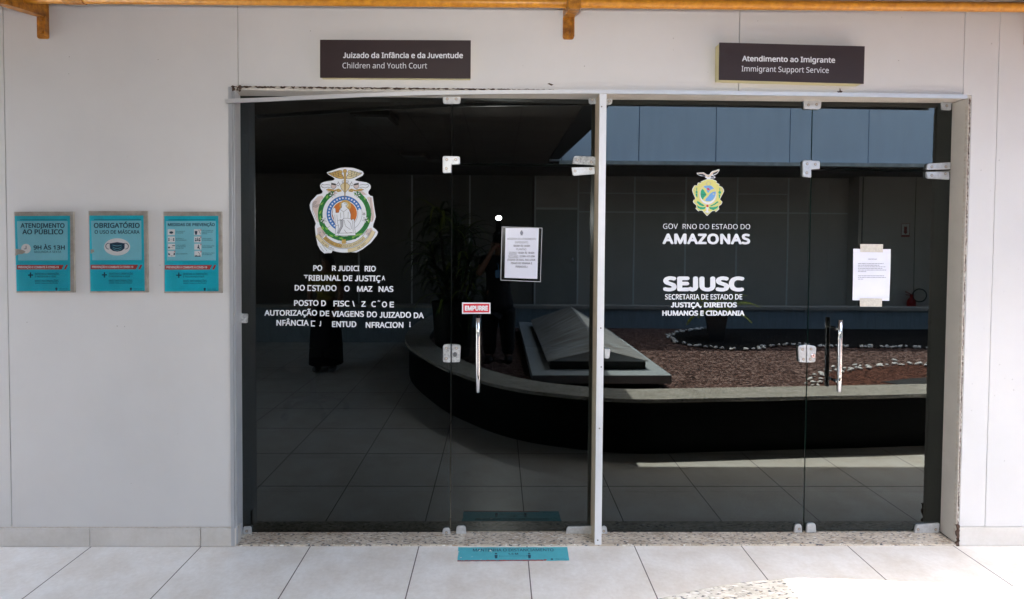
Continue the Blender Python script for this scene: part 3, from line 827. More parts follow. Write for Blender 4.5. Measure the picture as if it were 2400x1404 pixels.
# white edging stones, each one a stone
protos = []
rnd = random.Random(21)
for k in range(5):
    random.seed(40+k)
    mb = MB().blob((0, 0, 0), 1.0, 0.8, 0.6, 8, 6, 0.22)
    me = bpy.data.meshes.new('edging_stone'); me.from_pydata(mb.v, [], mb.f); me.materials.append(MATS['white_stone'])
    for p in me.polygons: p.use_smooth = True
    protos.append(me)
def stone(x, y, z, s, grp, label):
    o = bpy.data.objects.new('edging_stone', protos[rnd.randrange(5)]); C.objects.link(o)
    o.location = (x, y, z); o.scale = (s, s*rnd.uniform(0.7, 1), s*rnd.uniform(0.7, 1)); o.rotation_euler = (rnd.uniform(-.4, .4), rnd.uniform(-.4, .4), rnd.uniform(0, 6.3))
    tag(o, label, 'stone', grp)
def along(pts, gap, spread, grp, label, xmax, s=(0.022, 0.040)):
    for a, b in zip(pts, pts[1:]):
        L = math.hypot(b[0]-a[0], b[1]-a[1]); n = L/gap
        for q in range(int(n)+(1 if rnd.random() < n % 1 else 0)):
            t = rnd.random(); x = a[0]+(b[0]-a[0])*t+rnd.gauss(0, spread); y = a[1]+(b[1]-a[1])*t+rnd.gauss(0, spread)
            if x > xmax or y < -2.74: continue
            stone(x, y, GZ+0.024, rnd.uniform(*s), grp, label)
along(s1s, 0.055, 0.03, 'white stones edging the dark gravel', 'white pebble in the line edging the dark gravel', 6.6)
along(s2s[8:], 0.05, 0.055, 'white stones edging the red gravel', 'white pebble scattered along the red gravel edge', 6.6)

# ---- skylight box in the gravel ---------------------------------------------------
sk = base_thing('roof_skylight', 'low grey ridged skylight cover on a flat slab in the gravel', 'skylight')
MB().prism_z([(0.33, 1.06), (1.69, 1.04), (1.62, -1.75), (0.32, -2.50)], GZ+0.06, 0.395).obj('slab', 'slab_metal', sk, bevel=0.008)
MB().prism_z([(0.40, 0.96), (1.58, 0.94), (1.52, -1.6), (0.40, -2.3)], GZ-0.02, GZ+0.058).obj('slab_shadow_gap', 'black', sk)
MB().prism_z([(0.53, 0.80), (1.50, 0.78), (1.46, -1.50), (0.52, -2.0)], 0.397, 0.475).obj('curb', 'pot_dark', sk)
cov = MB()
A, B_, D, E_ = (0.50, 0.84, 0.482), (1.53, 0.82, 0.482), (1.49, -1.54, 0.482), (0.49, -2.04, 0.482)
R0, R1 = (1.04, 0.80, 0.60), (0.98, -1.15, 0.80)
vs = []; nseg = 10
for i in range(nseg+1):
    t = i/nseg
    L = Vector(A).lerp(Vector(E_), t); Rr = Vector(R0).lerp(Vector(R1), t); Q = Vector(B_).lerp(Vector(D), t)
    h = 1-0.15*math.sin(PI*t)
    ML = L.lerp(Rr, 0.5)+Vector((0, 0, 0.018*math.sin(PI*t))); MR = Q.lerp(Rr, 0.5)-Vector((0, 0, 0.03*math.sin(PI*min(1, t*1.4))))
    vs += [L, ML, Rr, MR, Q]
fs = []
for i in range(nseg):
    for k in range(4): a = i*5+k; fs.append((a, a+5, a+6, a+1))
fs += [(0, 1, 2, 3, 4), tuple(nseg*5+k for k in (4, 3, 2, 1, 0)), tuple(i*5 for i in range(nseg, -1, -1))+tuple(i*5+4 for i in range(nseg+1))]
cov.add(vs, fs); cov.obj('cover', 'cover_metal', sk)
settle(sk, (1.0, -0.5, GZ))

# ---- plants -------------------------------------------------------------------------
def strap_leaf(mb, p, az, L, up, wid, droop, n=7):
    p = Vector(p); d = Vector((math.cos(az), math.sin(az), 0)); s = Vector((-math.sin(az), math.cos(az), 0))
    th = up; q = p; pts = []
    for i in range(n+1):
        t = i/n; pts.append((q.copy(), wid*(math.sin(PI*min(1, 0.12+t*0.88))**0.7)*(1-t*0.25)))
        step = d*math.cos(th)+Vector((0, 0, math.sin(th))); q = q+step*(L/n); th -= droop/n*(0.5+t)
    vs = []; fs = []
    for q, wq in pts: vs += [q-s*wq, q+Vector((0, 0, -wq*0.35)), q+s*wq]
    for i in range(n):
        a = i*3; fs += [(a, a+1, a+4, a+3), (a+1, a+2, a+5, a+4)]
    mb.add(vs, fs)
dp = base_thing('dracaena_plant', 'tall bushy dracaena with drooping strap leaves in a dark pot', 'potted plant')
PX_, PY_ = -0.56, -0.55
MB().lathe([(0.20, 0), (0.21, 0.02), (0.255, 0.60), (0.265, 0.66), (0.265, 0.675), (0.235, 0.675), (0.23, 0.62), (0.0, 0.62)], (PX_, PY_, GZ), 30).obj('pot', 'pot_dark', dp, smooth=False)
rnd = random.Random(5)
lv = MB(); lt = MB(); cn = MB()
for (ox, oy, top) in ((-0.10, 0.03, 2.02), (0.06, -0.05, 1.70), (0.12, 0.08, 1.45), (-0.05, 0.10, 1.25), (0.02, -0.10, 1.9), (0.17, 0.0, 1.30), (-0.16, -0.06, 1.5)):
    cn.tube([(PX_+ox*0.5, PY_+oy*0.5, GZ+0.6), (PX_+ox*1.2, PY_+oy*1.2, (GZ+0.6+top)/2), (PX_+ox*1.6, PY_+oy*1.6, top)], [0.018, 0.016, 0.012], 8)
    for k in range(46):
        f = rnd.random()
        z = top-0.50*f*f; az = rnd.uniform(0, 2*PI)
        strap_leaf(lv if rnd.random() < 0.74 else lt, (PX_+ox*1.6, PY_+oy*1.6, z), az, rnd.uniform(0.32, 0.62), rnd.uniform(0.15, 1.2)-0.5*f, rnd.uniform(0.014, 0.024), rnd.uniform(1.3, 2.9))
cn.obj('cane', 'cane', dp); lv.obj('foliage', 'leaf_dark', dp); lt.obj('new_leaves', 'leaf_light', dp)
settle(dp, (PX_, PY_, GZ))
pm = base_thing('potted_palm', 'small yellow-green palm in a tall tapered square pot by the parapet', 'potted plant')
qx, qy = 3.13, -1.62
mb = MB(); a0, a1 = 0.105, 0.165; HT = 0.42
vs = []
for h_, z in ((a0, GZ+0.012), (a1, GZ+HT), (a1-0.025, GZ+HT), (a1-0.03, GZ+HT-0.03)):
    vs += [(qx+math.cos(t)*h_*1.25, qy+math.sin(t)*h_*1.25, z) for t in (PI/4+0.25, 3*PI/4+0.25, 5*PI/4+0.25, 7*PI/4+0.25)]
fs = [(3, 2, 1, 0)]+[(i*4+k, i*4+(k+1) % 4, (i+1)*4+(k+1) % 4, (i+1)*4+k) for i in range(3) for k in range(4)]+[(12, 13, 14, 15)]
mb.add(vs, fs); mb.obj('pot', 'pot_grey', pm)
fo = MB(); st = MB()
for az, L, up in ((PI*0.98, 0.62, 1.15), (0.15, 0.62, 0.95), (2.5, 0.5, 0.7), (0.5, 0.5, 0.55), (4.4, 0.5, 0.8), (5.4, 0.55, 0.6), (3.6, 0.45, 0.3), (1.6, 0.6, 1.25), (5.9, 0.62, 1.2)):
    p = Vector((qx, qy, GZ+HT-0.02)); d = Vector((math.cos(az), math.sin(az), 0)); s = Vector((-math.sin(az), math.cos(az), 0)); th = up; path = []
    for i in range(13):
        path.append(p.copy()); p = p+(d*math.cos(th)+Vector((0, 0, math.sin(th))))*(L/12); th -= 0.13
    st.tube(path, [0.007-0.0004*i for i in range(13)], 6)
    for i in range(3, 13):
        for sg in (-1, 1):
            q = path[i]; l = 0.17*(1-abs(i-7)/9); tip = q+s*sg*l*0.85+d*l*0.5-Vector((0, 0, l*0.25))
            fo.add([q, q+(tip-q)*0.4+d*0.022, tip, q+(tip-q)*0.4-d*0.022], [(0, 1, 2, 3)])
st.obj('stem', 'leaf_light', pm); fo.obj('frond', 'leaf_light', pm)
settle(pm, (qx, qy, GZ))

# ---- fire extinguisher and its sign, cable ------------------------------------------------
EY = FY+0.35
fx = base_thing('fire_extinguisher', 'small red fire extinguisher with black hose by the far wall', 'fire extinguisher')
ex, ey = 8.35, EY+0.14
MB().lathe([(0.075, 0), (0.08, 0.01), (0.08, 0.36), (0.055, 0.42), (0.025, 0.45), (0.025, 0.47)], (ex, ey, 0.12), 24).obj('cylinder', 'red_paint', fx, smooth=False)
MB().lathe([(0.081, 0.12), (0.081, 0.26)], (ex, ey, 0.12), 24).obj('label_band', 'poster_white', fx)
mb = MB(); mb.box(ex-0.02, ex+0.02, ey-0.02, ey+0.02, 0.59, 0.63); mb.tube([(ex, ey, 0.63), (ex-0.12, ey, 0.69)], 0.010, 8); mb.tube([(ex, ey, 0.61), (ex-0.11, ey, 0.63)], 0.009, 8)
mb.obj('valve', 'red_paint', fx)
MB().tube([(ex+0.15*0.5*(1-math.cos(t*0.35))*1.9, ey+0.03, 0.62+0.13*math.sin(t*0.35)) for t in range(0, 18)], 0.011, 8).obj('hose', 'rubber', fx)
settle(fx, (ex, ey, 0.12))
fs_ = base_thing('extinguisher_sign', 'small red and white fire extinguisher sign on the far wall', 'sign')
sx, sz = 8.30, 1.93
box('sign_plate', 'poster_white', fs_, sx-0.09, sx+0.09, EY+0.001, EY+0.006, sz-0.14, sz+0.14)
mb = MB()
mb.box(sx-0.088, sx+0.088, EY+0.0062, EY+0.008, sz-0.138, sz-0.095)
for a, b, c, d in ((-0.088, -0.078, -0.094, 0.138), (0.078, 0.088, -0.094, 0.138), (-0.077, 0.077, 0.128, 0.138)): mb.box(sx+a, sx+b, EY+0.0062, EY+0.008, sz+c, sz+d)
mb.box(sx-0.03, sx+0.03, EY+0.0062, EY+0.008, sz-0.03, sz+0.075)
mb.add([(sx-0.05, EY+0.008, sz-0.03), (sx+0.05, EY+0.008, sz-0.03), (sx, EY+0.008, sz-0.085)], [(0, 1, 2), (2, 1, 0)])
mb.obj('sign_symbol', 'red_paint', fs_)
settle(fs_, (sx, EY, sz))

# ---- pipe and brackets on the wall ------------------------------------------------------------
pp_ = base_thing('orange_pipe', 'long orange painted pipe running along the top of the wall', 'pipe')
PYC = WY-0.15
a = at(0, -4.5, PYC); b = at(2400, 17.0, PYC)
dx = (b[1]-a[1])/(b[0]-a[0])
pa = (-7.0, PYC, a[1]+(-7.0-a[0])*dx); pb = (7.5, PYC, a[1]+(7.5-a[0])*dx)
mb = MB().tube([pa, pb], 0.0245, 28); o = mb.obj('pipe_run', 'orange_paint', pp_, smooth=False)
for p in o.data.polygons: p.use_smooth = len(p.vertices) == 4
c = at(175, -2, PYC)
mb = MB().tube([(c[0]-0.05, PYC, a[1]+(c[0]-0.05-a[0])*dx), (c[0]+0.05, PYC, a[1]+(c[0]+0.05-a[0])*dx)], 0.0285, 28)
o = mb.obj('pipe_joint', 'orange_bracket', pp_)
def bracket(xc, z0, z1, lean, label):
    t = base_thing('pipe_bracket', label, 'bracket', 'orange brackets of the pipe')
    w2 = 0.030
    o = MB().prism_y(rounded([(xc-w2, z0), (xc+w2, z0), (xc+w2, z1), (xc-w2, z1)], [0.012, 0.012, 0, 0]), WY-0.009, WY-0.0005).obj('wall_plate', 'orange_bracket', t, bevel=0.001)
    fl = MB(); zt = a[1]+(xc-a[0])*dx-0.0275
    # arm: an angle iron from the plate out under the pipe
    fl.add([(xc-w2, WY-0.010, z1-0.075), (xc+w2, WY-0.010, z1-0.075), (xc+w2+lean, PYC-0.12, zt-0.05), (xc-w2+lean, PYC-0.12, zt-0.05),
            (xc-w2, WY-0.010, z1), (xc+w2, WY-0.010, z1), (xc+w2+lean, PYC-0.12, zt), (xc-w2+lean, PYC-0.12, zt)],
           [(0, 3, 2, 1), (4, 5, 6, 7), (0, 1, 5, 4), (1, 2, 6, 5), (2, 3, 7, 6), (3, 0, 4, 7)])
    fl.obj('arm', 'orange_bracket', t, bevel=0.002)
    sg = -1 if lean < 0 else 1
    MB().box(xc+w2*0.78, xc+w2, WY-0.030, WY-0.0095, z0+0.01, z1-0.065).obj('flange', 'orange_bracket', t)
    for z in (z0+0.035, z1-0.085):
        MB().prism_y([(xc+0.012*math.cos(k*PI/3), z+0.012*math.sin(k*PI/3)) for k in range(6)], WY-0.019, WY-0.009).obj('bolt', 'orange_bracket', t, bevel=0.002)
    settle(t, (xc, WY, z0))
bracket(-2.45, 2.765, 2.955, 0.0, 'orange steel pipe bracket above the three posters')
bracket(0.372, 2.795, 2.985, 0.0, 'orange steel pipe bracket between the two brown signs')
bracket(2.915, 2.79, 2.985, 0.0, 'orange steel pipe bracket at the right end of the wall')

# ---- brown signs --------------------------------------------------------------------------------
def brown_sign(corners, l1, l2, label, Yf, thick):
    t = base_thing('brown_sign', label, 'sign', 'brown court signs')
    q = [at(x, y, Yf) for x, y in corners]
    MB().prism_y(q, Yf, Yf+0.004).obj('face', 'sign_brown', t)
    cx_ = sum(p[0] for p in q)/4; cz_ = sum(p[1] for p in q)/4
    MB().prism_y([(cx_+(p[0]-cx_)*0.992, cz_+(p[1]-cz_)*0.972) for p in q], Yf+0.0042, WY-0.0005).obj('box_side', 'sign_side', t)
    for nm, (s, x0, x1, yb, yc, off, tilt) in (('title_lettering', l1), ('subtitle_lettering', l2)):
        mb = MB(); px_text(mb, s, x0, x1, yb, yc, Yf, Yf-0.0012, off, 1.0, tilt); mb.obj(nm, 'white_vinyl', t)
    settle(t, (cx_, WY, cz_))
brown_sign([(750, 182), (1103, 184), (1103.5, 94.5), (750, 93)], ('Juizado da Infância e da Juventude', 804, 1085, 136.3, 123.2, 0.022, 0.3), ('Children and Youth Court', 803, 1001, 160.2, 147.4, 0.0, 0.3),
           'brown sign lettered Children and Youth Court above the left glass doors', WY-0.045, 0.04)
brown_sign([(1685, 187), (2024.5, 196.5), (2027, 108.5), (1686, 99.5)], ('Atendimento ao Imigrante', 1739, 1957, 143.6, 130.6, 0.024, 4.0), ('Immigrant Support Service', 1738, 1942, 167.3, 154.6, 0.004, 4.0),
           'brown sign lettered Immigrant Support Service above the right glass doors', WY-0.065, 0.04)

# ---- vinyl lettering on glass ---------------------------------------------------------------------
LY = GY-0.0008
def z6(X, Y): return (580+X/5.3333, 580+Y/5.3333)
ct = base_thing('court_lettering', 'peeling white vinyl lettering naming the court, under the round crest', 'lettering')
def line6(name, items):
    mb = MB()
    for s, x0, x1, yc, yb in items:
        if s == '[':          # an E that has lost its middle bar and part of its stem
            (ax, ay), (bx, by) = z6(x0, yc), z6(x1, yb); t = 2.6
            for q in ([(ax, ay), (bx, ay), (bx, ay+t*0.9), (ax, ay+t*0.9)], [(ax, ay+t), (ax+t, ay+t), (ax+t, by-t), (ax, by-t)], [(ax, by-t*0.9), (bx-1, by-t*0.9), (bx-1, by), (ax, by)]):
                mb.face_y([at(u, v, GY) for u, v in q], LY)
            continue
        if s == '\\':
            (ax, ay), (bx, by) = z6(x0, yc), z6(x1, yb)
            mb.face_y([at(u, v, GY) for u, v in ((ax, ay), (ax+2.6, ay), (bx, by), (bx-2.8, by))], LY); continue
        if s == 'Thalf':
            (ax, ay), (bx, by) = z6(x0, yc), z6(x1, yb)
            mb.face_y([at(u, v, GY) for u, v in ((ax, ay), (bx, ay+0.4), (bx, ay+2.8), (ax+6.4, ay+2.6), (ax+6.2, by), (ax+3.8, by), (ax+4.0, ay+2.4), (ax, ay+2.0))], LY); continue
        (ax, ay), (bx, by) = z6(x0, yb), z6(x1, yc)
        px_text(mb, s, ax, bx, ay, by, GY, LY, 0.030)
    mb.obj(name, 'white_vinyl', ct)
line6('text_line', [('PO', 822, 935, 222, 292), ('R', 1057, 1110, 226, 294), ('JUDICI', 1132, 1400, 228, 296), ('RIO', 1465, 1605, 230, 300)])
line6('text_line', [('Thalf', 705, 757, 342, 385), ('RIBUNAL', 765, 1165, 345, 417), ('DE', 1195, 1312, 348, 420), ('JUSTIÇ', 1342, 1665, 350, 423), ('A', 1680, 1720, 352, 412)])
line6('text_line', [('DO', 590, 718, 468, 540), ('[', 750, 800, 470, 543), ('STADO', 808, 1115, 472, 545), ('O', 1210, 1277, 478, 550), ('MAZ', 1370, 1563, 482, 553), ('NAS', 1638, 1825, 483, 556)])
line6('text_line', [('POSTO', 582, 890, 658, 730), ('D', 922, 982, 661, 734), ('FISC', 1075, 1275, 665, 738), ('\\', 1310, 1342, 668, 738), ('Z', 1423, 1478, 671, 742), ('C', 1548, 1607, 672, 745), ('O', 1680, 1745, 676, 748), ('E', 1777, 1832, 677, 750)])
mb = MB(); q = z6(1628, 672); px_text(mb, '~', q[0], q[0]+6, q[1]+6, q[1]-7, GY, LY, 0.03); mb.obj('tilde', 'white_vinyl', ct)
line6('text_line', [('AUTORIZAÇÃO', 212, 872, 782, 853), ('DE', 905, 1023, 790, 860), ('VIAGENS', 1053, 1457, 795, 867), ('DO', 1493, 1620, 800, 873), ('JUIZADO', 1650, 2045, 806, 880), ('DA', 2078, 2205, 812, 885)])
line6('text_line', [('NFÂNCIA', 363, 767, 905, 978), ('[', 793, 848, 914, 987), ('J', 897, 920, 918, 985), ('ENTUD', 1057, 1362, 922, 996), ('NFRACION', 1478, 1950, 932, 1005), ('I', 2022, 2040, 930, 995)])
gv = base_thing('government_lettering', 'white vinyl lettering of the state government below the small yellow crest', 'lettering')
mb = MB(); px_text(mb, 'GOV', 1554, 1588.5, 536.2, 524.4, GY, LY, -0.004); px_text(mb, 'RNO DO ESTADO DO', 1600, 1758, 536.6, 525, GY, LY, -0.004, 1.0, 0.6)
mb.obj('text_line', 'white_vinyl', gv)
mb = MB(); px_text(mb, 'AMAZONAS', 1552.5, 1758, 572, 547.5, GY, LY, 0.042, 1.05, 0.6); mb.obj('text_line', 'white_vinyl', gv)
sj = base_thing('ministry_lettering', 'white vinyl SEJUSC lettering with three smaller lines on the right fixed glass', 'lettering')
mb = MB(); px_text(mb, 'SEJUSC', 1554, 1745, 682.5, 648, GY, LY, 0.052, 1.05, 0.4); mb.obj('text_line', 'white_vinyl', sj)
for s, x0, x1, yb, yc, off in (('SECRETARIA DE ESTADO DE', 1558.5, 1739.5, 702, 689.5, 0.022), ('JUSTIÇA, DIREITOS', 1572, 1727, 720.5, 708.6, 0.045), ('HUMANOS E CIDADANIA', 1552, 1745, 740, 727.8, 0.045)):
    mb = MB(); px_text(mb, s, x0, x1, yb, yc, GY, LY, off); mb.obj('text_line', 'white_vinyl', sj)

# ---- round court crest ------------------------------------------------------------------------------
def crest(root, zf, Y0):
    """helpers that draw flat vinyl layers; zf maps crest drawing coordinates to photo pixels"""
    def P(x, y): return at(*zf(x, y), GY)
    def poly(name, m, polys, layer):
        mb = MB()
        for p in polys: mb.face_y([P(*q) for q in p], Y0-0.00025*layer)
        return mb.obj(name, m, root)
    def stroke(name, m, lines, wd, layer):
        mb = MB()
        for ln in lines:
            for a, b in zip(ln, ln[1:]):
                L = math.hypot(b[0]-a[0], b[1]-a[1]) or 1; nx, ny = -(b[1]-a[1])/L*wd/2, (b[0]-a[0])/L*wd/2
                mb.face_y([P(a[0]+nx, a[1]+ny), P(b[0]+nx, b[1]+ny), P(b[0]-nx, b[1]-ny), P(a[0]-nx, a[1]-ny)], Y0-0.00025*layer)
        return mb.obj(name, m, root)
    return P, poly, stroke
def arc(cx, cy, r, a0, a1, n=24, ry=None):
    ry = ry or r
    return [(cx+r*math.cos(rad(a0+(a1-a0)*i/n)), cy+ry*math.sin(rad(a0+(a1-a0)*i/n))) for i in range(n+1)]
def band(cx, cy, r0, r1, a0, a1, n=24, k=1.0):
    o = arc(cx, cy, r1, a0, a1, n, r1*k); i = arc(cx, cy, r0, a0, a1, n, r0*k)
    return [[o[j], o[j+1], i[j+1], i[j]] for j in range(n)]
def circ(cx, cy, r, n=24): return arc(cx, cy, r, 0, 360*(n-1)/n, n-1)
cr = base_thing('court_crest', 'large white crest sticker with green wreath and seated figure on the left glass', 'crest sticker')
P, poly, stroke = crest(cr, lambda x, y: (600+x/6, 370+y/6), LY)
OUT = [(995,205),(1090,172),(1180,142),(1255,135),(1370,142),(1450,168),(1500,190),(1515,220),(1500,250),(1430,285),(1392,308),(1400,318),(1450,330),(1550,345),(1600,370),(1615,400),(1612,430),(1582,470),(1580,500),(1608,532),(1642,540),(1660,680),(1685,830),(1670,880),(1652,930),(1645,975),(1690,1010),(1715,1045),(1700,1090),(1660,1140),(1612,1200),(1590,1215),(1500,1285),(1412,1330),(1260,1322),(1140,1326),(1100,1305),(1072,1312),(1062,1336),(960,1343),(905,1295),(870,1230),(847,1130),(835,1040),(828,970),(842,925),(820,860),(790,790),(762,720),(755,660),(775,610),(860,520),(930,500),(938,470),(912,435),(900,390),(915,360),(950,342),(1000,330),(1085,318),(1110,298),(1085,272),(1020,238)]
poly('backing_vinyl', 'crest_white', [OUT], 0)
poly('drapery', 'crest_pink', [[(800,620),(870,545),(930,530),(950,560),(905,610),(885,700),(880,820),(905,900),(865,900),(830,800),(790,700)], [(1630,560),(1648,690),(1668,830),(1640,900),(1600,900),(1615,780),(1600,650),(1560,560),(1590,545)], [(860,990),(930,960),(990,1050),(940,1120),(870,1090)], [(1560,1010),(1620,980),(1650,1030),(1600,1110),(1540,1080)], [(1000,470),(1080,455),(1150,500),(1060,530)], [(1420,450),(1500,470),(1560,520),(1480,520)]], 1)
mir = lambda p: [(2504-x, y) for x, y in p]
wing = [(1010,212),(1060,208),(1110,192),(1170,176),(1205,180),(1216,205),(1200,215),(1215,240),(1232,270),(1235,292),(1200,296),(1150,288),(1090,262),(1040,235)]
poly('wings', 'crest_gold', [wing], 1); poly('wings', 'crest_pale', [mir(wing)], 1)
fl_ = [[(1030,222),(1110,212),(1180,185)], [(1055,240),(1130,232),(1190,205)], [(1085,258),(1150,250),(1205,225)], [(1120,274),(1175,264),(1220,248)], [(1110,192),(1125,235)], [(1150,182),(1165,262)], [(1080,202),(1095,258)]]
stroke('feather_lines', 'crest_line', fl_+[mir(l) for l in fl_]+[wing+[wing[0]], mir(wing+[wing[0]])], 5, 2)
poly('winged_staff', 'crest_gold', [circ(1253, 188, 26), [(1241, 214), (1267, 214), (1262, 400), (1255, 565), (1250, 565), (1244, 400)]], 8)
stroke('staff_outline', 'crest_line', [[(1240, 214), (1243, 400), (1249, 565)], [(1268, 214), (1263, 400), (1256, 565)], circ(1253, 188, 27)], 4, 9)
poly('heart_shield', 'crest_pale', [[(1188,392),(1214,362),(1252,350),(1292,362),(1322,392),(1306,436),(1252,492),(1202,436)]], 4)
stroke('shield_outline', 'crest_line', [[(1188,392),(1214,362),(1252,350),(1292,362),(1322,392),(1306,436),(1252,492),(1202,436),(1188,392)], [(1212,325),(1300,325),(1296,350),(1214,350),(1212,325)]], 5, 5)
head = [(1058,350),(1110,362),(1130,368),(1118,388),(1060,376)]
face_ = circ(1092, 396, 36, 16)
poly('dark_plumes', 'crest_line', [head, mir(head)], 4); poly('scroll_faces', 'crest_pink', [face_, mir(face_)], 3)
sc_ = [[(930,372),(960,382),(1000,376),(1045,384)], [(925,410),(965,424),(1005,412),(1050,418)], arc(940, 391, 20, 90, 270, 8), [(1130,380),(1160,352),(1185,368),(1160,395),(1140,385)], [(1150,345),(1160,335),(1165,352)], arc(1092, 396, 37, 0, 360, 18)]
stroke('scroll_lines', 'crest_line', sc_+[mir(l) for l in sc_], 5, 5)
gs = [(985,450),(1020,434),(1090,446),(1130,462),(1110,472),(1020,462)]
gs2 = [(1110,450),(1160,432),(1205,452),(1200,475),(1150,482)]
poly('gold_sprays', 'crest_gold', [gs, gs2, mir(gs), mir(gs2)], 4)
stroke('spray_lines', 'crest_line', [gs+[gs[0]], mir(gs+[gs[0]]), arc(1160, 458, 18, 0, 330, 12), arc(1340, 458, 18, 0, 330, 12)], 4, 5)
# laurel wreath: a dark ring with overlapping leaves
rnd = random.Random(3)
poly('wreath_ring', 'crest_green', [q for q in band(1245, 795, 308, 374, -62, 242, 60)], 2)
lfs = {'crest_green': [], 'crest_lime': []}
for k in range(92):
    a = -62+304*k/91; r = 343+rnd.uniform(-24, 24)
    cxx, cyy = 1245+r*math.cos(rad(a)), 795+r*math.sin(rad(a))
    d = a+90+(0 if a < 90 else 180)+rnd.uniform(-28, 28)+180; L = rnd.uniform(56, 80); wd = rnd.uniform(13, 19)
    ux, uy = math.cos(rad(d)), math.sin(rad(d))
    lf = [(cxx-ux*L/2, cyy-uy*L/2), (cxx-ux*L*0.1-uy*wd, cyy-uy*L*0.1+ux*wd), (cxx+ux*L/2, cyy+uy*L/2), (cxx-ux*L*0.1+uy*wd, cyy-uy*L*0.1-ux*wd)]
    lfs['crest_lime' if rnd.random() < 0.27 else 'crest_green'].append(lf)
for i, m in enumerate(('crest_green', 'crest_lime')): poly('wreath_leaves', m, lfs[m], 3+i)
stroke('leaf_veins', 'crest_line', [[l[0], l[2]] for l in lfs['crest_green'][::2]], 2.5, 5)
fl2 = []
for (fx_, fy_, s) in ((1075, 520, 1), (1430, 520, 1), (950, 880, 1), (1540, 870, 1), (1520, 790, .5)):
    for k in range(5):
        d = rad(72*k+20); fl2.append([(fx_, fy_), (fx_+32*s*math.cos(d-0.3), fy_+32*s*math.sin(d-0.3)), (fx_+46*s*math.cos(d), fy_+46*s*math.sin(d)), (fx_+32*s*math.cos(d+0.3), fy_+32*s*math.sin(d+0.3))])
poly('white_flowers', 'crest_white', fl2, 6); stroke('flower_lines', 'crest_line', [p+[p[0]] for p in fl2], 3, 7)
poly('disc_white', 'crest_white', [circ(1245, 785, 262, 40)], 4)
poly('star_ring', 'crest_blue', band(1245, 785, 190, 248, 115, 345, 50), 6)
poly('star_ring_faded', 'crest_white', band(1245, 785, 190, 248, -15, 115, 30), 6)
stroke('ring_outline', 'crest_line', [arc(1245, 785, 249, 0, 360, 48), arc(1245, 785, 189, 0, 360, 48)], 3.5, 7)
stars = []
for k in range(21):
    a = rad(118+225*k/20); sx_, sy_ = 1245+219*math.cos(a), 785+219*math.sin(a); st_ = []
    for j in range(10):
        rr = 19 if j % 2 == 0 else 8; st_.append((sx_+rr*math.cos(a+PI*j/5), sy_+rr*math.sin(a+PI*j/5)))
    stars.append(st_)
poly('stars', 'crest_white', stars, 8)
poly('sunset_disc', 'crest_orange', [circ(1245, 785, 176, 36)], 7)
poly('sunset_glow', 'crest_gold', [circ(1258, 672, 82, 20)], 8)
poly('halo', 'crest_pale', [circ(1260, 664, 44, 20)], 9)
fig = [(1203,640),(1240,620),(1278,636),(1284,662),(1262,676),(1285,705),(1308,722),(1325,760),(1336,800),(1332,850),(1345,880),(1352,866),(1382,862),(1384,920),(1392,1000),(1404,1090),(1115,1094),(1122,1000),(1120,940),(1100,900),(1092,840),(1075,790),(1082,720),(1100,695),(1122,715),(1124,772),(1165,770),(1178,722),(1206,700),(1200,670)]
poly('seated_figure', 'crest_white', [fig], 10)
poly('figure_shade', 'crest_grey', [[(1180,860),(1230,880),(1225,960),(1170,1060),(1140,1060),(1190,960)], [(1300,900),(1345,900),(1340,1000),(1300,1040),(1240,1000)], [(1200,760),(1230,800),(1215,850),(1190,840)]][:1], 11)
stroke('figure_lines', 'crest_line', [fig+[fig[0]], [(1180,725),(1235,760),(1285,720)], [(1190,770),(1195,850)], [(1235,760),(1240,850),(1200,880)], [(1300,760),(1295,850)], [(1230,850),(1290,850),(1330,855)], [(1150,880),(1230,870),(1225,960),(1160,1080)], [(1240,870),(1260,960),(1330,1010)], [(1290,880),(1330,920),(1350,1000)], [(1120,960),(1165,940),(1150,1060)], [(1240,1010),(1280,1060),(1350,1050)], [(1130,1060),(1390,1055)], [(1110,800),(1118,920)], [(1140,800),(1150,930)], [(1210,650),(1206,690)], [(1240,640),(1270,650)], [(1360,880),(1370,1040)]], 4, 12)
poly('inner_ribbon', 'crest_gold', band(1245, 863, 352, 404, 96, 138, 16), 9)
poly('inner_ribbon', 'crest_pale', band(1245, 863, 352, 404, 42, 96, 20), 9)
poly('outer_ribbon', 'crest_pale', band(1245, 863, 416, 470, 22, 84, 22)+band(1245, 863, 416, 470, 120, 150, 12), 8)
poly('outer_ribbon', 'crest_white', band(1245, 863, 416, 470, 84, 120, 12), 8)
stroke('ribbon_lines', 'crest_line', [arc(1245, 863, r, 22, 150, 40) for r in (352, 404, 416, 470)]+[[(1150,1160),(1200,1160),(1200,1196),(1160,1200)], [(1320,1160),(1270,1160),(1270,1196),(1320,1200)], [(930,1020),(1000,1090),(985,1110)], [(1560,1020),(1490,1090)], [(900,1240),(960,1320)], [(930,1220),(1000,1310)], [(1610,560),(1640,880)], [(1000,990),(1040,960)]]+[arc(840, 655, r, 0, 300, 14) for r in (14, 28, 42)]+[[(800,640),(800,760),(850,880)]], 4, 10)
poly('ribbon_knot', 'crest_gold', [[(1210,1148),(1266,1148),(1266,1208),(1210,1208)]], 11)
poly('grommets', 'crest_grey', [circ(904, 1050, 13, 12), circ(1580, 1066, 13, 12), circ(872, 1072, 8, 10)], 9)
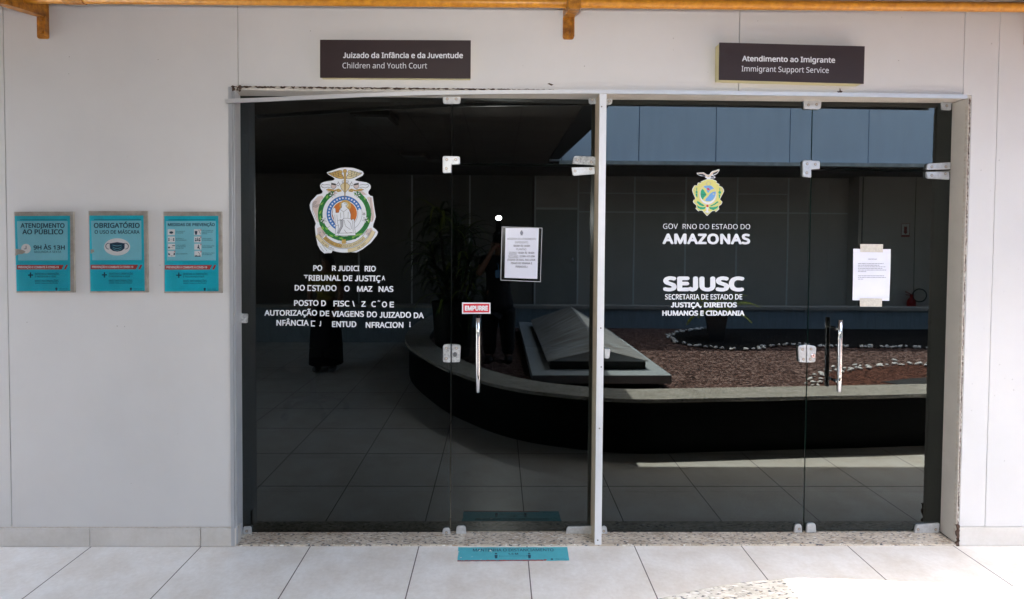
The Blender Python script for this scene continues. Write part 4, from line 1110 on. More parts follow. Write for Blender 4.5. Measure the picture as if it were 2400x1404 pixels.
def arc_text(s, cx_, cy_, r, a0, a1, h, off, name):
    mb = MB(); vs, fs = glyphs(s, 0); xa, xb = min(v[0] for v in vs), max(v[0] for v in vs); lo, hi = cap_height(0); out = []
    for x, y in vs:
        a = rad(a0+(a1-a0)*(x-xa)/(xb-xa)); rr = r-(y-lo)/(hi-lo)*h
        q = P(cx_+rr*math.cos(a), cy_+rr*math.sin(a)); out.append((q[0], LY-0.00025*12, q[1]))
    mb.add(out, fs); mb.obj(name, 'crest_line', cr)
arc_text('TRIBUNAL DE JUSTIÇA DO AMAZONAS', 1245, 863, 392, 137, 43, 26, 0.02, 'ribbon_text')
arc_text('04 de Julho', 1245, 863, 458, 135, 109, 26, 0.02, 'ribbon_text')
arc_text('de 1891', 1245, 863, 458, 66, 48, 26, 0.02, 'ribbon_text')

# ---- small state coat of arms ---------------------------------------------------------------------------
ca = base_thing('state_arms', 'small yellow coat of arms with an eagle on the right glass panel', 'crest sticker')
P, poly, stroke = crest(ca, lambda x, y: (1600+x/10.025, 380+y/10.025), LY)
AO = [(580,395),(420,460),(435,492),(360,480),(340,530),(352,552),(280,545),(232,620),(222,660),(240,730),(285,830),(292,872),(252,890),(240,930),(258,965),(285,985),(320,1020),(320,1070),(295,1085),(370,1160),(395,1140),(460,1140),(490,1180),(572,1268),(640,1200),(690,1155),(752,1140),(775,1178),(862,1105),(850,1075),(852,1030),(905,1000),(925,960),(932,930),(880,885),(885,850),(935,760),(970,690),(968,650),(930,590),(880,565),(850,560),(868,535),(850,510),(790,490),(805,470),(790,440),(700,400),(640,395)]
poly('backing_vinyl', 'crest_white', [AO], 0)
gx_, gz_ = 597, 800
poly('gold_shield', 'arms_yellow', [[(gx_+(x-gx_)*0.965, gz_+(y-gz_)*0.972) for x, y in AO]], 1)
eag_o = [(325,252),(400,246),(492,242),(540,275),(590,300),(630,290),(660,240),(700,210),(770,195),(835,168),(865,175),(862,200),(820,262),(770,300),(710,316),(765,345),(768,368),(740,380),(650,378),(655,400),(560,400),(566,380),(530,368),(512,335),(430,328),(370,305),(335,280)]
poly('eagle', 'crest_white', [eag_o], 2)
poly('eagle_body', 'arms_tan', [[(332,258),(492,250),(545,285),(595,312),(640,300),(668,248),(760,205),(850,178),(845,205),(740,240),(690,290),(650,340),(620,355),(570,350),(520,300),(480,272),(345,272)]], 3)
poly('eagle_feathers', 'crest_line', [[(345,276),(470,276),(525,310),(540,345),(440,316),(372,296)], [(720,250),(840,208),(800,262),(720,300),(700,290)], [(680,318),(748,350),(735,366),(660,362),(655,345)]], 4)
poly('eagle_beak', 'torn', [[(580,325),(622,322),(600,338)]], 5)
poly('oval', 'crest_white', [arc(590, 770, 210, 0, 350, 35, 235)], 2)
stroke('oval_ring', 'crest_pale', [arc(590, 770, 200, 0, 360, 36, 225)], 16, 3)
poly('field', 'arms_yellow', [arc(592, 745, 180, 0, 350, 35, 195)], 4)
poly('river_blue', 'arms_sky', [[(520,555),(665,555),(735,625),(680,640),(640,665),(605,730),(575,700),(545,620),(485,585)], [(770,690),(700,700),(640,740),(590,810),(540,860),(522,905),(560,920),(650,922),(710,880),(760,800),(775,735)]], 5)
poly('forest_green', 'arms_teal', [[(452,630),(490,650),(520,700),(562,768),(500,830),(470,885),(430,830),(415,770),(420,690)]], 5)
stroke('forest_lines', 'crest_line', [[(425,745),(470,762),(545,752)], [(455,790),(450,812)], [(485,788),(492,812)]], 9, 6)
poly('red_cap', 'arms_red', [[(562,625),(590,600),(625,625),(638,662),(600,660),(572,645)], circ(578, 1030, 28, 16)], 6)
poly('sun', 'arms_yellow', [circ(602, 508, 44, 20)], 6); stroke('sun_ring', 'crest_grey', [arc(602, 508, 48, 0, 360, 24)], 8, 5)
poly('star', 'arms_yellow', [[(724+(26 if j % 2 == 0 else 11)*math.sin(PI*j/5), 752-(26 if j % 2 == 0 else 11)*math.cos(PI*j/5)) for j in range(10)]], 6)
poly('branches', 'arms_teal', [[(345,910),(430,965),(520,1020),(470,1040),(390,1010),(330,945)], [(330,1005),(400,1050),(480,1060),(545,1050),(510,1110),(420,1115),(350,1070)], [(820,915),(835,945),(760,1000),(660,1045),(640,1025),(730,980)], [(835,1025),(815,1080),(720,1130),(640,1100),(610,1055),(700,1060),(770,1050)], circ(325, 705, 26, 14), circ(868, 715, 34, 14), [(318,600),(338,600),(335,690),(318,690)], [(860,610),(878,610),(878,690),(862,690)], [(300,740),(345,735),(345,840),(310,800)], [(840,760),(885,760),(870,850),(850,850)]], 5)
poly('anchor', 'crest_white', [[(545,1060),(610,1060),(590,1150),(640,1170),(575,1200),(510,1165),(560,1140)]], 6)
stroke('arms_lines', 'crest_grey', [arc(285, 645, 28, 60, 320, 12), arc(915, 660, 28, -140, 120, 12), [(260,960),(330,930)], [(880,985),(830,940)], [(320,1080),(400,1140)], [(850,1090),(770,1150)], [(545,1180),(575,1240),(620,1180)]], 6, 7)

# ---- stickers and notices on glass ------------------------------------------------------------------------
ps = base_thing('push_sticker', 'small red sticker reading EMPURRE above the door handle', 'sticker')
MB().face_y([G(*p) for p in ((1083, 735.5), (1149.5, 735), (1149.5, 709.5), (1083, 709))], LY).obj('sticker_back', 'white_vinyl', ps)
MB().face_y([G(*p) for p in ((1085.8, 732.6), (1146.8, 732.2), (1146.8, 712), (1085.8, 711.8))], LY-0.0003).obj('sticker_field', 'push_red', ps)
mb = MB(); px_text(mb, 'EMPURRE', 1089.5, 1143.5, 728.3, 716.4, GY, LY-0.0006, 0.055); mb.obj('sticker_text', 'white_vinyl', ps)

n1 = base_thing('opening_hours_notice', 'printed opening hours page in a clear plastic sleeve on the left door', 'notice')
hq = [(1173, 657), (1267, 661), (1271, 534), (1176, 531)]
MB().prism_y([G(*p) for p in hq], GY-0.006, GY-0.0045).obj('plastic_sleeve', 'clear_plastic', n1)
ed = MB()
for i in range(4):
    a_, b_ = hq[i], hq[(i+1) % 4]
    L = math.hypot(b_[0]-a_[0], b_[1]-a_[1]); nx, ny = -(b_[1]-a_[1])/L*1.3, (b_[0]-a_[0])/L*1.3
    ed.prism_y([G(*a_), G(*b_), G(b_[0]-nx, b_[1]-ny), G(a_[0]-nx, a_[1]-ny)], GY-0.0075, GY-0.001)
ed.obj('sleeve_edge', 'crest_grey', n1)
MB().face_y([G(*p) for p in ((1182.5, 651), (1259, 653.5), (1263, 534.5), (1185, 534.5))], GY-0.003).obj('page', 'paper', n1)
tx = MB(); YT = GY-0.0034
for s, x0, x1, yb, off in (('HORÁRIOS DE ATENDIMENTO', 1189, 1256, 562.3, 0.0), ('EXPEDIENTE:', 1207.5, 1238, 570.3, 0.0), ('08:00H ÀS 14:00H', 1203.5, 1242, 578.4, 0.02), ('PLANTÃO', 1210.5, 1233.5, 586.5, 0.0),
                           ('DIURNO', 1193, 1211, 594.6, 0.0), ('14:00H ÀS 18:00H', 1213.5, 1252, 594.8, 0.02), ('NOTURNO', 1191.5, 1214.8, 602.8, 0.0), ('22:00H À 01:00H', 1217.5, 1253, 603.0, 0.02),
                           ('(TODOS OS DIAS, INCLUSIVE', 1189.5, 1254.5, 611.2, 0.015), ('FINAIS DE SEMANA E', 1197.5, 1247, 619.2, 0.02), ('FERIADOS.)', 1208.5, 1236, 627.2, 0.02)):
    px_text(tx, s, x0, x1, yb, yb-4.7, GY, YT, off, 1.0, 0.3)
for x0, x1, y in ((1193, 1211, 596), (1191.5, 1214.8, 604.2)): tx.face_y([G(x0, y+0.35), G(x1, y+0.35), G(x1, y-0.35), G(x0, y-0.35)], YT)
tx.obj('page_text', 'ink', n1)
mb = MB(); mb.face_y([G(*p) for p in arc(1222.5, 545.8, 3.6, 0, 345, 18, 4.6)], YT); mb.face_y([G(*p) for p in ((1219.5, 551.5), (1225.5, 551.5), (1224, 549), (1221, 549))], YT); mb.face_y([G(*p) for p in ((1220, 541), (1225, 541), (1222.5, 539.5))], YT)
mb.obj('page_seal', 'ink_grey', n1)

n2 = base_thing('taped_notice', 'white printed page taped to the right glass door', 'notice')
pg = MB(); nx_, ny_ = 8, 12; q0 = [(1997, 703.5), (2083, 705), (2086.5, 584), (1999, 583)]
for j in range(ny_+1):
    for i in range(nx_+1):
        u, v = i/nx_, j/ny_
        x = (q0[0][0]*(1-u)+q0[1][0]*u)*(1-v)+(q0[3][0]*(1-u)+q0[2][0]*u)*v
        y = (q0[0][1]*(1-u)+q0[1][1]*u)*(1-v)+(q0[3][1]*(1-u)+q0[2][1]*u)*v
        g_ = G(x, y); pg.v.append((g_[0], GY-0.003-0.0035*abs(math.sin(PI*u*2.2+0.4))*(0.3+0.7*math.sin(PI*v)), g_[1]))
for j in range(ny_):
    for i in range(nx_): a_ = j*(nx_+1)+i; pg.f.append((a_, a_+1, a_+nx_+2, a_+nx_+1))
pg.obj('page', 'paper', n2, smooth=True)
tx = MB(); YT = GY-0.0075
px_text(tx, 'COMUNICADO', 2032.5, 2053.5, 608.6, 606.0, GY, YT, 0.02)
rnd = random.Random(2)
for i, (y, xe) in enumerate(((617.8, 2069), (621.6, 2059), (625.3, 2073), (629, 2066), (632.8, 2075), (636.4, 2028), (646.2, 2070), (650, 2074), (654, 2022))):
    x = 2009.0
    while x < xe:
        L = min(rnd.uniform(2, 8), xe-x)
        tx.face_y([G(x, y+0.55), G(x+L, y+0.55), G(x+L, y-0.55), G(x, y-0.55)], YT); x += L+1.0
tx.obj('page_text', 'ink_grey', n2)
for nm, q in (('tape', ((2014.5, 590.5), (2067, 591.5), (2067.5, 572.5), (2014, 572))), ('tape', ((2013.5, 718), (2064.5, 718.5), (2065.5, 699.5), (2013, 698.5)))):
    MB().prism_y([G(*p) for p in q], GY-0.0085, GY-0.0078).obj(nm, 'masking_tape', n2)

# ---- posters on the left wall -------------------------------------------------------------------------------
def z4(X, Y): return (X/4, 460+Y/4)
def poster(corners, label, paint, torn=False):
    """corners in zoomed photo pixels: holder then paper then light panel boxes"""
    t = base_thing('poster', label, 'poster', 'teal posters in plastic holders')
    H, pr, lp = corners
    YH = WY-0.012
    PW = lambda X, Y: at(*z4(X, Y), YH)
    MB().prism_y([PW(*p) for p in H], YH+0.001, WY-0.0005).obj('holder_back', 'acrylic', t, bevel=0.001)
    MB().face_y([PW(*p) for p in pr], YH-0.0003).obj('poster_sheet', 'teal', t)
    MB().face_y([PW(*p) for p in lp], YH-0.0006).obj('light_panel', 'teal_light', t)
    def txt(name, m, items, layer):
        mb = MB()
        for s, x0, x1, yb, yc, off in items:
            a_ = z4(x0, yb); b_ = z4(x1 or x0, yc)
            px_text(mb, s, a_[0], b_[0] if x1 else None, a_[1], b_[1], YH, YH-0.0003*layer, off)
        return mb.obj(name, m, t)
    def shp(name, m, polys, layer):
        mb = MB()
        for p in polys: mb.face_y([PW(*q) for q in p], YH-0.0003*layer)
        return mb.obj(name, m, t)
    paint(t, txt, shp)
    x0 = pr[0][0]; yb = pr[0][1]; xr = pr[1][0]
    shp('header_line', 'navy', [[(x0+35, lp[2][1]-10), (xr-35, lp[2][1]-10), (xr-35, lp[2][1]-14), (x0+35, lp[2][1]-14)]], 2)
    rb = lp[0][1]+42
    shp('red_band', 'poster_red', [[(x0+2, rb+42), (xr-82, rb+42), (xr-62, rb), (x0+2, rb)], [(xr-62, rb+42), (xr-42, rb+42), (xr-22, rb), (xr-42, rb)]], 2)
    txt('band_text', 'poster_white', [('PREVENÇÃO E COMBATE À COVID-19', x0+16, xr-108, rb+31, rb+11, 0.03)], 3)
    cxp, cyp = x0+132, rb+95
    shp('plus_sign', 'navy', [[(cxp-24, cyp+6), (cxp+24, cyp+6), (cxp+24, cyp-6), (cxp-24, cyp-6)], [(cxp-6, cyp+25), (cxp+6, cyp+25), (cxp+6, cyp-25), (cxp-6, cyp-25)]], 3)
    txt('small_text', 'navy', [('RESPEITAR AS ORIENTAÇÕES', cxp+42, cxp+268, cyp-2, cyp-20, 0.012), ('É PRESERVAR A VIDA', cxp+42, cxp+240, cyp+22, cyp+6, 0.012), ('MAIS INFORMAÇÕES', cxp+42, cxp+262, cyp+64, cyp+45, 0.012), ('WWW.TJAM.JUS.BR/COVID', cxp+42, cxp+258, cyp+82, cyp+70, 0.012)], 3)
    shp('seal', 'navy', [circ(xr-130, yb-24, 11, 12), [(xr-138, yb-6), (xr-122, yb-6), (xr-124, yb-14), (xr-136, yb-14)]], 3)
    txt('seal_text', 'navy', [('TRIBUNAL DE JUSTIÇA', xr-105, xr-22, yb-18, yb-26, 0.0), ('DO ESTADO DO AMAZONAS', xr-105, xr-6, yb-4, yb-12, 0.0)], 3)
    MB().prism_y([PW(*p) for p in H], YH-0.0045, YH-0.0035).obj('holder_front', 'clear_plastic', t)
    c0 = PW(*H[0]); c1 = PW(*H[2]); settle(t, ((c0[0]+c1[0])/2, WY, c0[1]))
    return t
def paint_a(t, txt, shp):
    txt('heading', 'navy', [('ATENDIMENTO', 193, 607, 297, 252, 0.03), ('AO PÚBLICO', 210, 594, 357, 310, 0.03), ('9H ÀS 13H', 315, 609, 501, 460, 0.03)], 3)
    txt('subheading', 'navy', [('SEGUNDA A SEXTA', 320, 575, 531, 511, 0.006)], 3)
    shp('clock_face', 'poster_white', [circ(245, 491, 45, 26)], 3)
    shp('clock_hands', 'navy', [[(243, 495), (249, 495), (249, 465), (243, 465)], [(226, 496), (249, 496), (249, 491), (226, 491)]], 4)
    shp('torn_patch', 'acrylic', [[(140, 492), (190, 497), (225, 508), (242, 522), (215, 540), (175, 545), (150, 558), (142, 552), (146, 520)]], 5)
def paint_b(t, txt, shp):
    txt('heading', 'navy', [('OBRIGATÓRIO', 880, 1311, 297, 250, 0.03), ('O USO DE MÁSCARA', 888, 1310, 352, 318, 0.022)], 3)
    shp('mask_oval', 'poster_white', [arc(1099, 475, 122, 0, 350, 35, 81)], 3)
    lp1 = arc(1020, 468, 30, 90, 300, 14, 30); lp2 = [(2198-x, y) for x, y in lp1]
    def ring(l): return [[l[i], l[i+1], ((l[i+1][0]-1099)*0.94+1099, (l[i+1][1]-470)*0.86+470), ((l[i][0]-1099)*0.94+1099, (l[i][1]-470)*0.86+470)] for i in range(len(l)-1)]
    shp('mask_loops', 'navy', ring(lp1)+ring(lp2), 4)
    shp('mask_picture', 'navy', [[(1030, 442), (1100, 430), (1171, 442), (1169, 490), (1140, 512), (1100, 519), (1060, 512), (1032, 490)]], 5)
    def bow(y, d): return [(1058+84*i/12, y+d*math.sin(PI*i/12)) for i in range(13)]
    shp('mask_folds', 'teal_light', [bow(y, d)+bow(y+3.5, d)[::-1] for y, d in ((455, 9), (473, 16), (488, 18))], 6)
    shp('worn_patch', 'acrylic', [[(850, 492), (915, 488), (938, 505), (938, 535), (915, 548), (852, 545)]][:0] or [[(850, 500), (880, 498), (885, 520), (852, 540)]], 5)
def paint_c(t, txt, shp):
    txt('heading', 'navy', [('MEDIDAS DE PREVENÇÃO', 1574, 2014, 280, 252, 0.032)], 3)
    cells = []; 
    for i, y in enumerate((310, 378, 446, 513)): cells += [(1574+i, y), (1820+i, y)]
    shp('icon_cells', 'poster_white', [[(x, y+54), (x+66, y+54), (x+66, y), (x, y)] for x, y in cells], 3)
    I = []
    def bx(x, y, a, b, c, d): I.append([(x+a, y+d), (x+c, y+d), (x+c, y+b), (x+a, y+b)])
    x, y = cells[0]; I.append([(x+14, y+24), (x+33, y+18), (x+52, y+24), (x+48, y+38), (x+33, y+43), (x+18, y+38)][::-1])
    x, y = cells[1]; I.append([(x+6, y+16), (x+32, y+16), (x+27, y+50), (x+11, y+50)]); I.append([(x+40, y+4), (x+44, y+4), (x+64, y+46), (x+60, y+46)])
    x, y = cells[2]
    for k in (10, 54): I.append(circ(x+k, y+20, 6, 10)); bx(x, y, k-6, 28, k+6, 40)
    bx(x, y, 24, 29, 42, 31)
    x, y = cells[3]
    for k, dd in ((16, 4), (34, 0), (52, 4)): I.append(circ(x+k, y+16+dd, 6, 10)); bx(x, y, k-7, 25+dd, k+7, 40+dd)
    x, y = cells[4]; bx(x, y, 2, 28, 18, 42); I.append([(x+38, y+14), (x+66, y+14), (x+66, y+20), (x+42, y+22)]); bx(x, y, 20, 34, 50, 36)
    x, y = cells[5]; I.append(circ(x+40, y+14, 6, 10)); I.append([(x+34, y+22), (x+46, y+22), (x+48, y+38), (x+58, y+52), (x+52, y+52), (x+38, y+40), (x+28, y+44)])
    x, y = cells[6]; I.append([(x+2, y+18), (x+18, y+26), (x+16, y+42), (x+2, y+36)]); I.append([(x+64, y+16), (x+50, y+24), (x+52, y+42), (x+64, y+36)]); I.append([(x+18, y+38), (x+34, y+46), (x+50, y+40), (x+34, y+50)])
    x, y = cells[7]; I.append([(x+2, y+53), (x+62, y+53), (x+52, y+42), (x+34, y+46), (x+20, y+40), (x+4, y+44)]); I.append([(x+36, y+10), (x+40, y+10), (x+60, y+44), (x+56, y+44)])
    shp('icons', 'navy', I, 4)
    X = []
    for k in (1, 3, 5, 6, 7):
        x, y = cells[k]; cx_, cy_ = x+62, y+6
        for s in (1, -1): X.append([(cx_-8, cy_-8*s-2), (cx_-8, cy_-8*s+2), (cx_+8, cy_+8*s+2), (cx_+8, cy_+8*s-2)])
    shp('red_crosses', 'poster_red', X, 5)
    T = []
    for (x, y), lines in zip(cells, (('USO CONTÍNUO', 'DE MÁSCARA'), ('NÃO COMPARTILHE', 'OBJETOS DE USO', 'PESSOAL'), ('MANTENHA O', 'DISTANCIAMENTO'), ('EVITE LOCAIS', 'DE AGLOMERAÇÃO'), ('LAVE AS MÃOS,', 'OU USE ÁLCOOL', 'EM GEL 70%'), ('EVITE CIRCULAÇÃO', 'DESNECESSÁRIA'), ('NÃO CUMPRIMENTE',), ('NÃO TOQUE NO ROSTO', 'OU NA MÁSCARA'))):
        for i, s in enumerate(lines):
            yy = y+27+14*(i-(len(lines)-1)/2)+4
            T.append((s, x+76, x+76+min(112, 7.0*len(s)), yy, yy-8, 0.012))
    txt('list_text', 'navy', T, 4)
poster(([(152, 904), (698, 903), (686, 143), (130, 145)], [(155, 890), (660, 888), (657, 183), (138, 185)], [(172, 602), (637, 600), (635, 232), (160, 234)]), 'teal poster headed Atendimento ao Público, torn at its left edge', paint_a)
poster(([(842, 904), (1388, 902), (1378, 137), (828, 138)], [(848, 890), (1358, 888), (1345, 180), (838, 181)], [(866, 600), (1330, 598), (1325, 229), (853, 230)]), 'teal poster headed Obrigatório with a face mask picture, middle of three', paint_b)
poster(([(1538, 908), (2082, 907), (2077, 144), (1530, 144)], [(1545, 893), (2050, 890), (2047, 184), (1540, 185)], [(1566, 603), (2025, 601), (2024, 232), (1556, 233)]), 'teal poster headed Medidas de Prevenção with eight small icons', paint_c)

# ---- sticker on the floor ----------------------------------------------------------------------------------------
fst = base_thing('floor_sticker', 'teal keep-your-distance sticker on the floor before the glass door', 'floor sticker')
fc = [(1072, 1317), (1334.5, 1315), (1329.5, 1282.5), (1074, 1283)]
fp = [onfloor(*p) for p in fc]
def FS(u, v):
    x = (fp[0][0]*(1-u)+fp[1][0]*u)*(1-v)+(fp[3][0]*(1-u)+fp[2][0]*u)*v
    y = (fp[0][1]*(1-u)+fp[1][1]*u)*(1-v)+(fp[3][1]*(1-u)+fp[2][1]*u)*v
    return x, y
def fpoly(name, m, polys, z):
    mb = MB()
    for p in polys:
        p3 = [(*FS(*q), z) for q in p]
        a_ = sum(p3[i][0]*p3[(i+1) % len(p3)][1]-p3[(i+1) % len(p3)][0]*p3[i][1] for i in range(len(p3)))
        if a_ < 0: p3 = p3[::-1]
        mb.add(p3, [tuple(range(len(p3)))])
    return mb.obj(name, m, fst)
rnd = random.Random(9)
edge_ = [(0.0, 0.02)]+[(i/30, rnd.uniform(0.0, 0.03)) for i in range(1, 30)]+[(1, 0.02), (1, 0.5), (1, 1)]+[(1-i/30, 1-rnd.uniform(0, 0.02)) for i in range(1, 30)]+[(0, 1), (0.0, 0.7), (0.004, 0.55), (0, 0.3)]
fpoly('sticker_sheet', 'sticker_teal', [edge_], 0.0012)
fpoly('red_band', 'poster_red', [[(i/60, 0.005+rnd.uniform(0, 0.02)), ((i+0.95)/60, 0.005+rnd.uniform(0, 0.02)), ((i+0.95)/60, 0.10-rnd.uniform(0, 0.03)), (i/60, 0.10-rnd.uniform(0, 0.03))] for i in range(0, 46)]+[[(0.765, 0.02), (0.79, 0.02), (0.80, 0.11), (0.775, 0.11)]], 0.0016)
mb = MB(); put_text(mb, 'MANTENHA O DISTANCIAMENTO', 0.135, 0.87, lambda x, y: (*FS(x, y), 0.0018), 0.68, 0.88, 0.012); put_text(mb, '1,5 M', 0.455, 0.545, lambda x, y: (*FS(x, y), 0.0018), 0.44, 0.57, 0.03)
put_text(mb, 'TRIBUNAL DE JUSTIÇA', 0.875, 0.97, lambda x, y: (*FS(x, y), 0.0018), 0.13, 0.17, 0.0); put_text(mb, 'DO ESTADO DO AMAZONAS', 0.875, 0.985, lambda x, y: (*FS(x, y), 0.0018), 0.05, 0.09, 0.0)
mb.obj('sticker_text', 'navy', fst)
def man(u): return [[(u+0.012*math.cos(t*PI/6), 0.53+0.05*math.sin(t*PI/6)) for t in range(12)], [(u-0.014, 0.44), (u+0.014, 0.44), (u+0.012, 0.30), (u+0.010, 0.20), (u-0.010, 0.20), (u-0.012, 0.30)]]
fpoly('sticker_figures', 'navy', man(0.345)+man(0.645)+[[(0.38, 0.345), (0.62, 0.345), (0.62, 0.36), (0.38, 0.36)], [(0.375, 0.31), (0.379, 0.31), (0.379, 0.40), (0.375, 0.40)], [(0.621, 0.31), (0.625, 0.31), (0.625, 0.40), (0.621, 0.40)], [(0.845+0.012*math.cos(t*PI/6), 0.12+0.05*math.sin(t*PI/6)) for t in range(12)], [(0.19, 0.93), (0.78, 0.93), (0.78, 0.94), (0.19, 0.94)]], 0.0018)
fpoly('worn_spots', 'floor_tile', [[(u, v), (u+a_, v+0.02), (u+a_*0.8, v+b_), (u+0.003, v+b_*0.7)] for u, v, a_, b_ in ((0.19, 0.70, 0.012, 0.10), (0.285, 0.68, 0.018, 0.12), (0.30, 0.62, 0.01, 0.06), (0.02, 0.24, 0.02, 0.05), (0.12, 0.30, 0.02, 0.03), (0.2, 0.12, 0.02, 0.03), (0.0, 0.62, 0.012, 0.09), (0.62, 0.16, 0.012, 0.04))], 0.0021)

# ---- people behind the camera, seen in the glass ------------------------------------------------------------------
def skinned(name, joints, edges, m, parent, root=0, sub=1):
    me = bpy.data.meshes.new(name); me.from_pydata([j[:3] for j in joints], edges, [])
    o = bpy.data.objects.new(name, me); C.objects.link(o)
    bm = bmesh.new(); bm.from_mesh(me); lay = bm.verts.layers.skin.verify(); bm.verts.ensure_lookup_table()
    for i, j in enumerate(joints): bm.verts[i][lay].radius = (j[3], j[4] if len(j) > 4 else j[3])
    bm.verts[root][lay].use_root = True
    bm.to_mesh(me); bm.free()
    o.modifiers.new('skin', 'SKIN')
    sb = o.modifiers.new('subdivision', 'SUBSURF'); sb.levels = sub; sb.render_levels = sub
    dg = bpy.context.evaluated_depsgraph_get()
    out = bpy.data.meshes.new_from_object(o.evaluated_get(dg)); out.name = name
    bpy.data.objects.remove(o)
    out.materials.clear(); out.materials.append(MATS[m])
    for p in out.polygons: p.use_smooth = True
    r = bpy.data.objects.new(name, out); C.objects.link(r); r.parent = parent
    return r
def hand_chain(J, E, wrist, palm, tips):
    """palm joint plus five bent fingers of different length"""
    J.append((*palm, 0.026, 0.018)); E.append((wrist, len(J)-1)); pi = len(J)-1
    for k, (mid, tip) in enumerate(tips):
        J.append((*mid, 0.0088)); E.append((pi, len(J)-1)); J.append((*tip, 0.0075)); E.append((len(J)-2, len(J)-1))
ph = base_thing('person', 'photographer in black clothes raising a camera, mirrored in the glass', 'person')
y0 = -0.26
J = [(0.0, y0, 1.00, .13, .10), (0.0, y0, 1.20, .125, .095), (0.01, y0-0.01, 1.38, .15, .10), (0.02, y0-0.01, 1.50, .055, .055), (0.02, y0, 1.58, .055, .06), (0.02, y0+0.015, 1.68, .075, .092), (0.02, y0+0.01, 1.77, .062, .075),
     (-0.17, y0-0.01, 1.45, .055), (-0.235, y0+0.07, 1.28, .042), (-0.10, y0+0.17, 1.52, .030), (0.20, y0-0.01, 1.45, .055), (0.27, y0+0.06, 1.30, .042), (0.13, y0+0.16, 1.58, .030),
     (-0.095, y0, 0.92, .095, .10), (-0.10, y0+0.01, 0.60, .070), (-0.10, y0-0.01, 0.31, .048), (0.10, y0, 0.92, .095, .10), (0.115, y0+0.01, 0.60, .070), (0.12, y0-0.01, 0.31, .048),
     (-0.105, y0+0.12, 0.285, .036), (0.13, y0+0.12, 0.285, .036)]
E = [(0, 1), (1, 2), (2, 3), (3, 4), (4, 5), (5, 6), (2, 7), (7, 8), (8, 9), (2, 10), (10, 11), (11, 12), (0, 13), (13, 14), (14, 15), (0, 16), (16, 17), (17, 18), (15, 19), (18, 20)]
hand_chain(J, E, 9, (-0.06, y0+0.175, 1.60), [((-0.045+0.018*k, y0+0.195, 1.635), (-0.035+0.02*k, y0+0.20, 1.655-0.004*k)) for k in range(4)]+[((-0.085, y0+0.16, 1.63), (-0.078, y0+0.17, 1.665))])
hand_chain(J, E, 12, (0.10, y0+0.165, 1.66), [((0.088, y0+0.185, 1.69-0.018*k), (0.068, y0+0.195, 1.70-0.019*k)) for k in range(4)]+[((0.095, y0+0.14, 1.67), (0.07, y0+0.135, 1.67))])
skinned('body', J, E, 'skin', ph)
S = [(0.0, y0, 0.80, .215, .17), (0.0, y0, 0.95, .20, .155), (0.0, y0, 1.05, .165, .125), (0.0, y0, 1.20, .145, .115), (0.01, y0-0.01, 1.38, .168, .12), (0.02, y0-0.01, 1.475, .09, .08), (-0.17, y0-0.01, 1.45, .070), (-0.215, y0+0.04, 1.345, .062), (0.20, y0-0.01, 1.45, .070), (0.245, y0+0.03, 1.36, .062)]
skinned('shirt', S, [(0, 1), (1, 2), (2, 3), (3, 4), (4, 5), (4, 6), (6, 7), (4, 8), (8, 9)], 'cloth_black', ph)
T_ = [(0.0, y0, 0.97, .17, .14), (-0.095, y0, 0.84, .125, .13), (-0.10, y0, 0.58, .09), (-0.10, y0-0.01, 0.30, .080), (0.10, y0, 0.84, .125, .13), (0.115, y0, 0.58, .09), (0.12, y0-0.01, 0.30, .080)]
skinned('trousers', T_, [(0, 1), (1, 2), (2, 3), (0, 4), (4, 5), (5, 6)], 'cloth_black', ph)
mb = MB().blob((0.02, y0-0.005, 1.725), 0.092, 0.108, 0.095, 20, 14); mb.obj('hair', 'hair', ph, smooth=True)
mb = MB().blob((0.02, y0+0.112, 1.655), 0.011, 0.016, 0.018, 10, 8); mb.obj('nose', 'skin', ph, smooth=True)
mb = MB().blob((0.02, y0+0.098, 1.615), 0.024, 0.008, 0.007, 10, 8); mb.obj('mouth', 'arms_red', ph, smooth=True)
mb = MB(); mb.blob((-0.012, y0+0.095, 1.69), 0.012, 0.008, 0.008, 10, 8); mb.blob((0.052, y0+0.095, 1.69), 0.012, 0.008, 0.008, 10, 8); mb.obj('eyes', 'crest_white', ph, smooth=True)
mb = MB(); mb.blob((-0.062, y0+0.0, 1.67), 0.012, 0.024, 0.032, 10, 8); mb.blob((0.102, y0+0.0, 1.67), 0.012, 0.024, 0.032, 10, 8); mb.obj('ears', 'skin', ph, smooth=True)
mb = MB()
for x in (-0.105, 0.127): mb.blob((x, y0+0.06, 0.285), 0.05, 0.13, 0.045, 14, 8)
mb.obj('shoes', 'cloth_black', ph, smooth=True)
mb = MB().tube([(-0.02, y0+0.125, 1.42), (0.0, y0+0.13, 1.40), (0.0, y0+0.13, 1.34)], 0.004, 6); mb.prism_y([(-0.035, 1.25), (0.035, 1.25), (0.035, 1.34), (-0.035, 1.34)], y0+0.128, y0+0.132); mb.obj('badge', 'arms_sky', ph)
settle(ph, (0, y0, GZ))
cm = base_thing('photo_camera', 'black camera with its flash firing, held by the photographer', 'camera')
MB().box(-0.070, 0.070, -0.125, -0.065, CAMH-0.052, CAMH+0.048).obj('camera_body', 'camera_body', cm, bevel=0.012)
MB().tube([(0, -0.064, CAMH), (0, -0.02, CAMH), (0, -0.012, CAMH)], [0.038, 0.041, 0.041], 28, cap=True).obj('lens', 'camera_body', cm)
MB().box(-0.03, 0.03, -0.115, -0.07, CAMH+0.049, CAMH+0.078).obj('viewfinder', 'camera_body', cm, bevel=0.006)
MB().box(-0.030, 0.030, -0.115, -0.07, CAMH+0.079, CAMH+0.20).obj('flash_base', 'camera_body', cm, bevel=0.008)
mb = MB().box(-0.038, 0.038, -0.14, -0.055, CAMH+0.202, CAMH+0.262); fh = mb.obj('flash_head', 'camera_body', cm, bevel=0.006)
